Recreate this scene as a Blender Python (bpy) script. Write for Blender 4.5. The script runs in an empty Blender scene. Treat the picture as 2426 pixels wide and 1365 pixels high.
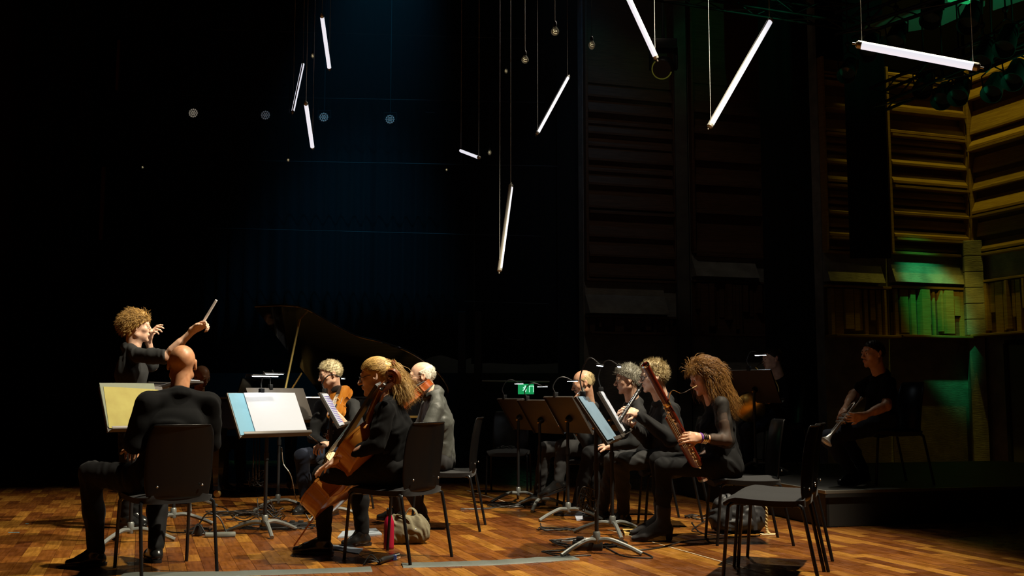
import bpy, bmesh, math, random
import numpy as np
from mathutils import Vector, Matrix, Quaternion
random.seed(7)
RNG = np.random.default_rng(11)
SC = bpy.context.scene
COL = SC.collection
PI = math.pi

# ------------------------------------------------------------------ camera
FPX, HCAM, PITCH = 2500.0, 1.01, math.atan(257.5/2500.0)
cam_d = bpy.data.cameras.new('camera'); cam = bpy.data.objects.new('camera', cam_d); COL.objects.link(cam)
cam.location = (0, 0, HCAM); cam.rotation_euler = (PI/2+PITCH, 0, 0)
cam_d.sensor_width = 36.0; cam_d.lens = 36.0*FPX/2426.0
cam_d.clip_end = 200; cam_d.clip_start = 0.05
SC.camera = cam

# ------------------------------------------------------------------ world, exposure
SC.view_settings.view_transform = 'Standard'; SC.view_settings.look = 'None'
SC.view_settings.gamma = 1.0; SC.view_settings.use_curve_mapping = False
SC.view_settings.exposure = 0.0
SC.cycles.use_denoising = True
SC.cycles.max_bounces = 4; SC.cycles.diffuse_bounces = 2; SC.cycles.glossy_bounces = 2; SC.cycles.transmission_bounces = 3; SC.cycles.use_adaptive_sampling = True; SC.cycles.adaptive_threshold = 0.03
SC.cycles.transparent_max_bounces = 12
SC.cycles.caustics_reflective = False; SC.cycles.caustics_refractive = False
SC.cycles.sample_clamp_indirect = 4.0
SC.cycles.volume_bounces = 0
SC.cycles.volume_step_rate = 4.0
world = bpy.data.worlds.new('world'); SC.world = world; world.use_nodes = True
world.node_tree.nodes['Background'].inputs[0].default_value = (0.55, 0.7, 1.0, 1)
world.node_tree.nodes['Background'].inputs[1].default_value = 0.00022

def look(o, target):
    d = Vector(target)-o.location
    o.rotation_euler = d.to_track_quat('-Z', 'Y').to_euler()
def spot(name, loc, target, power, color, angle, blend=0.3, size=0.08):
    l = bpy.data.lights.new(name, 'SPOT'); l.energy = power; l.color = color
    l.spot_size = math.radians(angle); l.spot_blend = blend; l.shadow_soft_size = size
    o = bpy.data.objects.new(name, l); COL.objects.link(o); o.location = loc; look(o, target)
    return o
# the rig's key lantern, high at stage left, warm white
spot('stage_key_light', (3.0, 6.2, 7.0), (-1.0, 6.6, 0.0), 4700, (1.0, 0.88, 0.66), 64, 0.34, 0.11)
# second lantern over the strings, steeper
spot('stage_top_light', (-0.2, 6.7, 7.4), (-1.9, 7.4, 0.4), 2100, (1.0, 0.88, 0.66), 50, 0.5, 0.1)
# weaker upstage lantern that rims heads and shoulders
spot('stage_back_light', (2.3, 11.2, 6.8), (-1.0, 8.2, 0.8), 560, (1.0, 0.90, 0.72), 70, 0.5, 0.06)
# cool top lantern that draws the blue shaft in the haze
spot('blue_haze_light', (-1.2, 14.0, 10.8), (-3.0, 17.6, 2.2), 1500, (0.06, 0.46, 0.80), 31, 1.0, 0.1)
# amber and green wall washers of the hall
spot('amber_wall_light', (6.2, 14.9, 10.4), (7.0, 16.2, 4.0), 520, (1.0, 0.80, 0.08), 46, 0.8, 0.05)
spot('amber_side_light', (7.1, 13.6, 10.4), (8.0, 14.4, 4.0), 210, (1.0, 0.80, 0.08), 50, 0.8, 0.05)
spot('amber_low_light', (5.2, 12.2, 5.0), (6.8, 16.0, 2.62), 230, (1.0, 0.80, 0.08), 12, 0.8, 0.05)
spot('green_wall_light', (5.3, 13.2, 6.8), (6.36, 15.85, 2.76), 900, (0.05, 1.0, 0.30), 12.5, 0.7, 0.1)
spot('green_ceiling_light', (6.2, 9.6, 3.2), (5.0, 12.2, 6.0), 170, (0.05, 1.0, 0.42), 60, 0.8, 0.1)
spot('blue_side_light', (0.9, 13.4, 10.9), (1.1, 16.5, 6.0), 130, (0.04, 0.40, 0.85), 26, 1.0, 0.1)
# added fill, unseen behind the drape, brightens the pale rear wall strip
spot('added_rear_fill', (-0.2, 18.6, 4.2), (-0.3, 19.5, 1.2), 11, (1.0, 0.95, 0.85), 80, 0.8, 0.1)
# added weak fill without a visible source, lifts the middle timber bays
spot('added_bay_fill', (1.2, 10.5, 9.8), (2.2, 16.8, 3.6), 80, (1.0, 0.86, 0.66), 44, 0.9, 0.2)

# ------------------------------------------------------------------ picture geometry
_c, _s = math.cos(PITCH), math.sin(PITCH)
def at(px, py, Y):
    u, v = px-1213.0, py-682.5
    yc = _c+(v/FPX)*_s; zc = _s-(v/FPX)*_c
    t = Y/yc
    return Vector((t*u/FPX, Y, HCAM+t*zc))
def fl(px, py, z=0.0):
    u, v = px-1213.0, py-682.5
    yc = _c+(v/FPX)*_s; zc = _s-(v/FPX)*_c
    t = (z-HCAM)/zc
    return Vector((t*u/FPX, t*yc, z))
def V(*a): return Vector(a)

# ------------------------------------------------------------------ materials
MATS = {}
def mat(name, col=(.5, .5, .5), rough=.5, metal=0., spec=.5, emit=None, estr=0., noise=None, bump=None, trans=0., ior=1.45,
        sheen=0., coat=0., sss=0., alpha=1.):
    """noise = (scale, colour2, detail, (sx,sy,sz)); bump = (scale, strength, distance, (sx,sy,sz))"""
    if name in MATS: return MATS[name]
    m = bpy.data.materials.new(name); m.use_nodes = True
    nt = m.node_tree; b = nt.nodes['Principled BSDF']
    def S(k, v):
        if k in b.inputs: b.inputs[k].default_value = v
    S('Base Color', (*col, 1)); S('Roughness', rough); S('Metallic', metal); S('Specular IOR Level', spec)
    S('Transmission Weight', trans); S('IOR', ior); S('Sheen Weight', sheen); S('Coat Weight', coat); S('Coat Roughness', .08); S('Alpha', alpha)
    if sss: S('Subsurface Weight', sss); S('Subsurface Radius', (.012, .005, .003)); S('Subsurface Scale', 1.0)
    if emit: S('Emission Color', (*emit, 1)); S('Emission Strength', estr)
    if noise or bump:
        tc = nt.nodes.new('ShaderNodeTexCoord')
    def chain(scale, detail, st):
        mp = nt.nodes.new('ShaderNodeMapping'); mp.inputs['Scale'].default_value = st
        nt.links.new(tc.outputs['Object'], mp.inputs['Vector'])
        n = nt.nodes.new('ShaderNodeTexNoise'); n.inputs['Scale'].default_value = scale; n.inputs['Detail'].default_value = detail
        nt.links.new(mp.outputs['Vector'], n.inputs['Vector']); return n
    if noise:
        n = chain(noise[0], noise[2] if len(noise) > 2 else 4, noise[3] if len(noise) > 3 else (1, 1, 1))
        mx = nt.nodes.new('ShaderNodeMix'); mx.data_type = 'RGBA'
        mx.inputs[6].default_value = (*col, 1); mx.inputs[7].default_value = (*noise[1], 1)
        rp = nt.nodes.new('ShaderNodeMapRange'); rp.inputs[1].default_value = .35; rp.inputs[2].default_value = .65
        nt.links.new(n.outputs['Fac'], rp.inputs[0]); nt.links.new(rp.outputs[0], mx.inputs[0])
        nt.links.new(mx.outputs[2], b.inputs['Base Color'])
    if bump:
        n = chain(bump[0], 5, bump[3] if len(bump) > 3 else (1, 1, 1))
        bp = nt.nodes.new('ShaderNodeBump'); bp.inputs['Strength'].default_value = bump[1]; bp.inputs['Distance'].default_value = bump[2]
        nt.links.new(n.outputs['Fac'], bp.inputs['Height']); nt.links.new(bp.outputs['Normal'], b.inputs['Normal'])
    MATS[name] = m
    return m

# ------------------------------------------------------------------ object helpers
def link(o, parent=None):
    COL.objects.link(o)
    if parent is not None: o.parent = parent
    return o
def tag(o, label=None, cat=None, group=None, kind=None):
    if label: o['label'] = label
    if cat: o['category'] = cat
    if group: o['group'] = group
    if kind: o['kind'] = kind
    return o
def thing(name, label, cat, loc=(0, 0, 0), rz=0., group=None):
    o = bpy.data.objects.new(name, None); o.empty_display_size = .1; link(o)
    o.location = loc; o.rotation_euler = (0, 0, rz)
    return tag(o, label, cat, group)
def copy_tree(o, parent=None):
    c = o.copy(); COL.objects.link(c)
    if parent is not None: c.parent = parent
    for ch in [x for x in o.children]: copy_tree(ch, c)
    return c
def frame(d, up=V(0, 0, 1)):
    """rotation matrix whose Z is d"""
    d = Vector(d).normalized(); up = Vector(up)
    if abs(d.dot(up.normalized())) > .985: up = V(0, 1, 0) if abs(d.y) < .9 else V(1, 0, 0)
    x = up.cross(d).normalized(); y = d.cross(x)
    return Matrix((x, y, d)).transposed()

class MB:
    """collects verts / faces, then links ONE mesh object"""
    def __init__(s): s.v = []; s.f = []; s.m = []; s.cm = 0
    def add(s, vs, fs):
        o = len(s.v); s.v += [tuple(v) for v in vs]; s.f += [tuple(i+o for i in f) for f in fs]; s.m += [s.cm]*len(fs); return s
    def box(s, c, size, R=None, bev=0.):
        c = Vector(c); hx, hy, hz = size[0]/2, size[1]/2, size[2]/2
        if bev:
            b = min(bev, hx*.95, hy*.95, hz*.95); pts = []; F = []
            bm = bmesh.new(); bmesh.ops.create_cube(bm, size=1)
            for v in bm.verts: v.co = Vector((v.co.x*size[0], v.co.y*size[1], v.co.z*size[2]))
            bmesh.ops.bevel(bm, geom=bm.edges[:], offset=b, segments=2, affect='EDGES', profile=.5)
            bm.verts.index_update()
            pts = [v.co.copy() for v in bm.verts]; F = [[v.index for v in f.verts] for f in bm.faces]; bm.free()
        else:
            pts = [Vector((x, y, z)) for x in (-hx, hx) for y in (-hy, hy) for z in (-hz, hz)]
            F = [(0, 1, 3, 2), (4, 6, 7, 5), (0, 4, 5, 1), (2, 3, 7, 6), (0, 2, 6, 4), (1, 5, 7, 3)]
        if R is not None: pts = [R @ p for p in pts]
        return s.add([p+c for p in pts], F)
    def tube(s, pts, r, n=8, closed=False, caps=True, flat=None, up=V(0, 0, 1)):
        """sweep; r number or list; flat=(a,b) scales the section"""
        pts = [Vector(p) for p in pts]; k = len(pts)
        rs = r if isinstance(r, (list, tuple)) else [r]*k
        tang = []
        for i in range(k):
            a = pts[(i-1) % k] if (closed or i > 0) else pts[i]
            b = pts[(i+1) % k] if (closed or i < k-1) else pts[i]
            t = b-a; tang.append(t.normalized() if t.length > 1e-9 else V(0, 0, 1))
        R = frame(tang[0], up); x = R.col[0].copy(); vs = []; fs = []
        for i in range(k):
            t = tang[i]; x = (x-t*x.dot(t))
            x = x.normalized() if x.length > 1e-6 else frame(t).col[0].copy()
            y = t.cross(x); fa, fb = flat or (1, 1)
            for j in range(n):
                a = 2*PI*j/n
                vs.append(pts[i]+(x*math.cos(a)*fa+y*math.sin(a)*fb)*rs[i])
        for i in range(k if closed else k-1):
            for j in range(n):
                a = i*n+j; b = i*n+(j+1) % n; c = ((i+1) % k)*n+(j+1) % n; d = ((i+1) % k)*n+j
                fs.append((a, b, c, d))
        if caps and not closed:
            fs.append(tuple(range(n-1, -1, -1))); fs.append(tuple((k-1)*n+j for j in range(n)))
        return s.add(vs, fs)
    def cyl(s, a, b, r, r2=None, n=12): return s.tube([a, b], [r, r if r2 is None else r2], n)
    def lathe(s, prof, n=20, M=None, caps=True):
        """prof [(r,z)] about z"""
        vs = []; fs = []; k = len(prof)
        for r, z in prof:
            for j in range(n):
                a = 2*PI*j/n; vs.append(Vector((r*math.cos(a), r*math.sin(a), z)))
        for i in range(k-1):
            for j in range(n): fs.append((i*n+j, i*n+(j+1) % n, (i+1)*n+(j+1) % n, (i+1)*n+j))
        if caps: fs.append(tuple(range(n-1, -1, -1))); fs.append(tuple((k-1)*n+j for j in range(n)))
        if M is not None: vs = [M @ v for v in vs]
        return s.add(vs, fs)
    def ball(s, c, r, n=10, R=None):
        rr = r if isinstance(r, (list, tuple)) else (r, r, r); c = Vector(c); vs = []; fs = []; m = max(4, n//2+1)
        for i in range(1, m):
            for j in range(n):
                th = PI*i/m; a = 2*PI*j/n
                p = Vector((rr[0]*math.sin(th)*math.cos(a), rr[1]*math.sin(th)*math.sin(a), rr[2]*math.cos(th)))
                vs.append(c+(R @ p if R is not None else p))
        p = Vector((0, 0, rr[2])); q = -p
        if R is not None: p = R @ p; q = R @ q
        vs += [c+p, c+q]; T = len(vs)-2
        for i in range(m-2):
            for j in range(n): fs.append((i*n+j, (i+1)*n+j, (i+1)*n+(j+1) % n, i*n+(j+1) % n))
        for j in range(n):
            fs.append((T, j, (j+1) % n)); fs.append((T+1, (m-2)*n+(j+1) % n, (m-2)*n+j))
        return s.add(vs, fs)
    def prism(s, poly, M, h0, h1, bevel=0.):
        """poly 2D list extruded along local z from h0 to h1, by matrix M"""
        n = len(poly)
        vs = [M @ Vector((x, y, h0)) for x, y in poly]+[M @ Vector((x, y, h1)) for x, y in poly]
        fs = [tuple(range(n-1, -1, -1)), tuple(range(n, 2*n))]+[(i, (i+1) % n, n+(i+1) % n, n+i) for i in range(n)]
        return s.add(vs, fs)
    def build(s, name, m, parent=None, smooth=True, world=False, angle=40):
        me = bpy.data.meshes.new(name)
        vs = s.v
        if world and parent is not None:
            l = parent.matrix_basis.inverted(); vs = [tuple(l @ Vector(v)) for v in vs]
        me.from_pydata(vs, [], s.f)
        ms = m if isinstance(m, (list, tuple)) else [m]
        for mm in ms: me.materials.append(mm)
        if len(ms) > 1: me.polygons.foreach_set('material_index', s.m)
        if smooth:
            me.polygons.foreach_set('use_smooth', [True]*len(me.polygons))
            try: me.set_sharp_from_angle(angle=math.radians(angle))
            except Exception: pass
        me.update()
        return link(bpy.data.objects.new(name, me), parent)
def mat4(loc, R): return Matrix.Translation(Vector(loc)) @ R.to_4x4()
def bez(pts, n=8):
    """Catmull-Rom through pts"""
    P = [Vector(p) for p in pts]; P = [P[0]*2-P[1]]+P+[P[-1]*2-P[-2]]; out = []
    for i in range(1, len(P)-2):
        for k in range(n):
            t = k/n; a, b, c, d = P[i-1], P[i], P[i+1], P[i+2]
            out.append(.5*((2*b)+(c-a)*t+(2*a-5*b+4*c-d)*t*t+(3*b-a-3*c+d)*t**3))
    out.append(P[-2]); return out
# ------------------------------------------------------------------ smooth solid modelling (one continuous surface)
def _nz(v):
    n = np.linalg.norm(v); return v/n if n > 1e-9 else np.array([0., 0., 1.])
class SDF:
    def __init__(s): s.p = []
    def cone(s, a, b, ra, rb=None, k=.02, sub=False, X=None, ratio=1.):
        """round cone a->b; X,ratio: section squashed to ratio in the direction across X"""
        s.p.append(('c', np.array(a, float), np.array(b, float), ra, ra if rb is None else rb, k, sub,
                    None if X is None else np.array(X, float), ratio)); return s
    def ell(s, c, r, R=None, k=.02, sub=False):
        s.p.append(('e', np.array(c, float), np.array(r, float), np.eye(3) if R is None else np.array(R, float), k, sub)); return s
    def ball(s, c, r, k=.01, sub=False): return s.ell(c, (r, r, r), None, k, sub)
    def cut(s, n, c, k=.004):
        """keep the half space n.p > c"""
        s.p.append(('h', np.array(n, float), float(c), k)); return s
    def xform(s, R, t):
        """R 3x3 numpy, t: local -> world"""
        q = []
        for p in s.p:
            if p[0] == 'c': q.append(('c', R@p[1]+t, R@p[2]+t, p[3], p[4], p[5], p[6], None if p[7] is None else R@p[7], p[8]))
            elif p[0] == 'e': q.append(('e', R@p[1]+t, p[2], R@p[3], p[4], p[5]))
            else: q.append(p)
        s.p = q; return s
    def mesh(s, vox, noise=None, pad=.0):
        lo = np.full(3, 1e9); hi = -lo
        for p in s.p:
            if p[0] == 'c' and not p[6]:
                r = max(p[3], p[4]); lo = np.minimum(lo, np.minimum(p[1], p[2])-r); hi = np.maximum(hi, np.maximum(p[1], p[2])+r)
            elif p[0] == 'e' and not p[5]:
                r = np.abs(p[3])@p[2]; lo = np.minimum(lo, p[1]-r); hi = np.maximum(hi, p[1]+r)
        lo -= 4*vox+pad; hi += 4*vox+pad
        n = np.ceil((hi-lo)/vox).astype(int)+1
        ax = [lo[i]+vox*np.arange(n[i]) for i in range(3)]
        ax = [a.astype(np.float32) for a in ax]
        G = np.full(n, .5, np.float32)
        for p in s.p:
            if p[0] == 'h':
                d = p[2]-(p[1][0]*ax[0][:, None, None]+p[1][1]*ax[1][None, :, None]+p[1][2]*ax[2][None, None, :])
                G = np.maximum(G, d.astype(np.float32)); continue
            if p[0] == 'c': blo = np.minimum(p[1], p[2])-max(p[3], p[4]); bhi = np.maximum(p[1], p[2])+max(p[3], p[4]); k = p[5]; sub = p[6]
            else:
                r = np.abs(p[3])@p[2]; blo = p[1]-r; bhi = p[1]+r; k = p[4]; sub = p[5]
            m = k+3*vox+.012
            i0 = np.clip(np.floor((blo-m-lo)/vox).astype(int), 0, n-1); i1 = np.clip(np.ceil((bhi+m-lo)/vox).astype(int)+1, 1, n)
            if np.any(i1 <= i0): continue
            x = ax[0][i0[0]:i1[0], None, None]; y = ax[1][None, i0[1]:i1[1], None]; z = ax[2][None, None, i0[2]:i1[2]]
            if p[0] == 'c':
                a, b = p[1], p[2]; ab = b-a; L2 = max(float(ab@ab), 1e-12)
                qx, qy, qz = x-a[0], y-a[1], z-a[2]
                t = np.clip((qx*ab[0]+qy*ab[1]+qz*ab[2])/L2, 0, 1)
                rx, ry, rz = qx-t*ab[0], qy-t*ab[1], qz-t*ab[2]
                if p[7] is not None:
                    X = p[7]; f = (rx*X[0]+ry*X[1]+rz*X[2]); g = f*(1-p[8])      # along X shrink -> section wider along X
                    rx, ry, rz = rx-g*X[0], ry-g*X[1], rz-g*X[2]
                d = np.sqrt(rx*rx+ry*ry+rz*rz)-(p[3]+(p[4]-p[3])*t)
            else:
                c, r, R = p[1], p[2], p[3]
                qx, qy, qz = x-c[0], y-c[1], z-c[2]
                lx = (qx*R[0, 0]+qy*R[1, 0]+qz*R[2, 0])/r[0]; ly = (qx*R[0, 1]+qy*R[1, 1]+qz*R[2, 1])/r[1]; lz = (qx*R[0, 2]+qy*R[1, 2]+qz*R[2, 2])/r[2]
                k0 = np.sqrt(lx*lx+ly*ly+lz*lz); k1 = np.sqrt((lx/r[0])**2+(ly/r[1])**2+(lz/r[2])**2)+1e-9
                d = k0*(k0-1)/k1
            d = d.astype(np.float32)
            W = G[i0[0]:i1[0], i0[1]:i1[1], i0[2]:i1[2]]
            if sub:
                h = np.clip(.5-.5*(W+d)/k, 0, 1); W[...] = W*(1-h)-d*h+k*h*(1-h)
            else:
                h = np.clip(.5+.5*(W-d)/k, 0, 1); W[...] = W*(1-h)+d*h-k*h*(1-h)
        if noise is not None:
            G = G+noise(ax[0][:, None, None], ax[1][None, :, None], ax[2][None, None, :]).astype(np.float32)
        return surface_nets(G, lo, vox)
def surface_nets(G, lo, vox):
    S = G < 0
    nx, ny, nz = G.shape
    cnt = np.zeros((nx-1, ny-1, nz-1), np.int8)
    for dx in (0, 1):
        for dy in (0, 1):
            for dz in (0, 1): cnt += S[dx:nx-1+dx, dy:ny-1+dy, dz:nz-1+dz]
    act = (cnt > 0) & (cnt < 8)
    ii = np.argwhere(act)
    if len(ii) == 0: return np.zeros((0, 3)), np.zeros((0, 4), int)
    idx = np.full(act.shape, -1, np.int64); idx[act] = np.arange(len(ii))
    acc = np.zeros((len(ii), 3)); w = np.zeros(len(ii))
    cs = [(a, b, c) for a in (0, 1) for b in (0, 1) for c in (0, 1)]
    val = {c: G[ii[:, 0]+c[0], ii[:, 1]+c[1], ii[:, 2]+c[2]] for c in cs}
    for a in cs:
        for d in range(3):
            if a[d]: continue
            b = list(a); b[d] = 1; b = tuple(b)
            va, vb = val[a], val[b]; cr = (va < 0) != (vb < 0)
            t = np.where(cr, va/(va-vb+1e-12), 0)
            pt = np.array(a, float)[None, :].repeat(len(ii), 0); pt[:, d] = t
            acc += np.where(cr[:, None], pt, 0); w += cr
    verts = (ii+acc/w[:, None])*vox+lo
    quads = []
    for d in range(3):
        e, f = (d+1) % 3, (d+2) % 3
        A = np.moveaxis(S, (d, e, f), (0, 1, 2)); I = np.moveaxis(idx, (d, e, f), (0, 1, 2))
        ch = A[:-1, 1:-1, 1:-1] != A[1:, 1:-1, 1:-1]
        q = np.argwhere(ch)
        if len(q) == 0: continue
        a, b, c = q[:, 0], q[:, 1]+1, q[:, 2]+1
        Q = np.stack([I[a, b-1, c-1], I[a, b, c-1], I[a, b, c], I[a, b-1, c]], 1)
        flip = A[a, b, c]
        Q[~flip] = Q[~flip][:, ::-1]
        quads.append(Q)
    return verts, np.concatenate(quads)
def np_obj(name, parts, mats, parent, smooth=True, cls=None):
    """parts: list of (verts, quads[, material index array or int]); joined into one mesh, coordinates world -> parent local"""
    Vs, Fs, Ms, o = [], [], [], 0
    for p in parts:
        v, f = p[0], p[1]
        if len(v) == 0: continue
        Vs.append(v); Fs.append(f+o); o += len(v)
        m = p[2] if len(p) > 2 else 0
        Ms.append(np.full(len(f), m) if np.isscalar(m) else m)
    v = np.concatenate(Vs); f = np.concatenate(Fs); m = np.concatenate(Ms).astype(np.int32)
    if parent is not None:
        M = np.array(parent.matrix_basis.inverted()); v = v@M[:3, :3].T+M[:3, 3]
    me = bpy.data.meshes.new(name)
    nv, nf, w = len(v), len(f), f.shape[1]
    me.vertices.add(nv); me.vertices.foreach_set('co', v.astype(np.float32).ravel())
    me.loops.add(nf*w); me.loops.foreach_set('vertex_index', f.astype(np.int32).ravel())
    me.polygons.add(nf); me.polygons.foreach_set('loop_start', np.arange(0, nf*w, w, dtype=np.int32))
    try: me.polygons.foreach_set('loop_total', np.full(nf, w, np.int32))
    except Exception: pass
    for mm in (mats if isinstance(mats, (list, tuple)) else [mats]): me.materials.append(mm)
    me.polygons.foreach_set('material_index', m)
    me.polygons.foreach_set('use_smooth', np.ones(nf, bool))
    me.update(calc_edges=True); me.validate()
    return link(bpy.data.objects.new(name, me), parent)
def folds(amp=.004, wl=.07, seed=0, strong=(1, 1, 1)):
    r = np.random.default_rng(seed); K = r.normal(size=(5, 3)); K /= np.linalg.norm(K, axis=1)[:, None]; ph = r.uniform(0, 6.28, 5)
    K *= np.array(strong)[None, :]
    def fn(x, y, z):
        w0 = 2*PI/wl
        a = np.sin((K[0, 0]*x+K[0, 1]*y+K[0, 2]*z)*w0*.5+ph[0]); b = np.sin((K[1, 0]*x+K[1, 1]*y+K[1, 2]*z)*w0*.45+ph[1])
        c = np.sin((K[2, 0]*x+K[2, 1]*y+K[2, 2]*z)*w0+1.6*a+ph[2]); d = np.sin((K[3, 0]*x+K[3, 1]*y+K[3, 2]*z)*w0*1.5+1.6*b+ph[3])
        return amp*(.6*c*(.6+.4*b)+.4*d*(.5+.5*a))
    return fn
# ------------------------------------------------------------------ people
def mat_hair(name, c1, c2, rough=.42):
    m = mat(name, c1, rough, spec=.35)
    nt = m.node_tree; b = nt.nodes['Principled BSDF']
    if not any(n.type == 'MIX' for n in nt.nodes):
        g = nt.nodes.new('ShaderNodeNewGeometry'); mx = nt.nodes.new('ShaderNodeMix'); mx.data_type = 'RGBA'
        mx.inputs[6].default_value = (*c1, 1); mx.inputs[7].default_value = (*c2, 1)
        nt.links.new(g.outputs['Random Per Island'], mx.inputs[0]); nt.links.new(mx.outputs[2], b.inputs['Base Color'])
    return m
def mat_skin(name, c, c2, rough=.42): return mat(name, c, rough, spec=.4, noise=(38., c2, 5), bump=(420, .12, .002))
SKIN = mat_skin('skin_fair', (.64, .38, .25), (.55, .28, .17))
SKIN_P = mat_skin('skin_pale', (.72, .47, .34), (.62, .36, .25))
SKIN_T = mat_skin('skin_tan', (.46, .23, .12), (.38, .17, .085))
LIP = mat('lips', (.46, .20, .14), .4)
EYE_W = mat('eye_white', (.62, .60, .55), .2); EYE_D = mat('eye_dark', (.02, .016, .012), .12)
GLASS = mat('spectacle_glass', (.8, .85, .9), .03, alpha=.10, spec=.8)
FR_D = mat('spectacle_frame_dark', (.012, .012, .014), .3); FR_M = mat('spectacle_frame_metal', (.45, .42, .38), .25, .9)
CLOTH = mat('black_cotton', (.0042, .0043, .0047), .9, spec=.10, sheen=.01, bump=(900, .15, .001))
CLOTH_G = mat('washed_black_cotton', (.019, .0195, .020), .8, spec=.2, sheen=.02, bump=(900, .15, .001))
CLOTH_S = mat('black_satin_shirt', (.050, .053, .047), .5, spec=.4, sheen=.05, bump=(60, .25, .006))
CLOTH_B = mat('black_suit_wool', (.011, .011, .0115), .78, spec=.2, sheen=.02, bump=(1200, .15, .001))
TROUS = mat('dark_trousers', (.0075, .0075, .008), .8, spec=.15, sheen=.01, bump=(700, .15, .001))
TROUS_G = mat('charcoal_trousers', (.025, .025, .026), .78, spec=.2, sheen=.02, bump=(700, .15, .001))
JEANS = mat('navy_jeans', (.012, .017, .034), .8, spec=.25, sheen=.04, noise=(60, (.012, .016, .03)), bump=(900, .2, .001))
LEATHER = mat('black_leather', (.010, .010, .010), .22, spec=.6, bump=(160, .15, .002))
SUEDE = mat('black_suede', (.010, .009, .010), .8, spec=.3, sheen=.2)

def A3(v): return np.array(v, float)
def seated(P, yaw, lean=.04, h=1.0, hyaw=None, knee=.43, spread=.10, bow=.0, seat=.0):
    """default joints of a seated figure; yaw degrees (180 faces -x, 90 away from the camera)"""
    a = math.radians(yaw); f = V(math.cos(a), math.sin(a), 0); r = V(math.sin(a), -math.cos(a), 0); u = V(0, 0, 1)
    P = Vector(P); fz = P.z-.50*h
    J = {'pelvis': P, 'f': f, 'r': r}
    J['neck'] = P+u*.515*h+f*lean
    J['chest'] = P+u*.33*h+f*lean*.55
    for s, k in ((-1, 'L'), (1, 'R')):
        J['sh'+k] = J['neck']-u*.060*h+r*.172*h*s
        J['hip'+k] = P+r*.088*h*s
        J['kn'+k] = P+r*(spread+.04)*s+f*knee+u*(.015)
        J['an'+k] = V(J['kn'+k].x, J['kn'+k].y, fz+.095)+f*.03
        J['toe'+k] = V(J['an'+k].x, J['an'+k].y, fz+.04)+f*.16
        J['el'+k] = J['sh'+k]-u*.27*h+r*.05*s+f*.06
        J['wr'+k] = J['el'+k]+f*.22*h-u*.06-r*.05*s
    J['head'] = J['neck']+u*.15*h+f*(.035+bow)
    hf = f if hyaw is None else V(math.cos(math.radians(hyaw)), math.sin(math.radians(hyaw)), 0)
    J['face'] = hf
    return J
def head_axes(face, nod=0., roll=0.):
    y = Vector(face).normalized(); y.z = 0; y.normalize()
    x = y.cross(V(0, 0, 1)); q = Quaternion(x, math.radians(-nod)); y2 = q @ y; z2 = q @ V(0, 0, 1)
    if roll: z2 = Quaternion(y2, math.radians(roll)) @ z2
    x2 = y2.cross(z2)
    return np.array([A3(x2), A3(y2), A3(z2)]).T
def head_sdf(o):
    j = o.get('jaw', 1.); n = o.get('nose', 1.); H = SDF()
    H.ell((0, -.014, .030), (.0735, .094, .083), k=.01)
    H.ell((0, .028, -.028), (.058*j, .058, .074), k=.03)
    H.ell((0, .036, -.072), (.043*j, .046, .036), k=.025)
    H.ball((0, .074, -.099), .0165*o.get('chin', 1.), k=.02)
    for s in (-1, 1):
        H.ball((.046*s*j, .002, -.064), .020, k=.03)
        H.ball((.043*s, .056, -.017), .019, k=.02)
        H.ball((.031*s, .0935, .001), .0150, k=.010, sub=True)
        H.ball((.031*s, .0745, .0025), .0128, k=.003)
        H.cone((.018*s, .0868, .009), (.044*s, .0785, .008), .0042, .0036, k=.005)
        H.cone((.010*s, .094, -.031), (.011*s, .099, -.032), .0072, .0066, k=.006)
        H.ball((.019*s, .092, -.060), .004, k=.012)
    H.cone((-.036, .0735, .024), (.036, .0735, .024), .0115, k=.016)
    H.cone((0, .084, .014), (0, .106*n, -.026), .0068, .0092, k=.010)
    H.ball((0, .106*n, -.028), .0102, k=.008)
    H.cone((-.019, .0835, -.056), (0, .0905, -.0525), .0042, .0056, k=.008); H.cone((.019, .0835, -.056), (0, .0905, -.0525), .0042, .0056, k=.008)
    H.cone((-.016, .0835, -.065), (.016, .0835, -.065), .0055, k=.007); H.ball((0, .088, -.0665), .0058, k=.007)
    H.cone((-.020, .0915, -.0600), (.020, .0915, -.0600), .0016, k=.003, sub=True)
    H.ball((0, .093, -.083), .008, k=.012, sub=True)
    if o.get('ears', True):
        for s in (-1, 1):
            Re = np.array(Matrix.Rotation(.25, 3, 'X') @ Matrix.Rotation(-.35*s, 3, 'Z'))
            H.ell((.078*s, -.014, -.002), (.0085, .0185, .031), Re, k=.006)
            H.ell((.089*s, -.008, .002), (.0085, .0105, .019), Re, k=.005, sub=True)
            H.ball((.074*s, -.004, -.027), .0075, k=.006)
    return H
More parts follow.
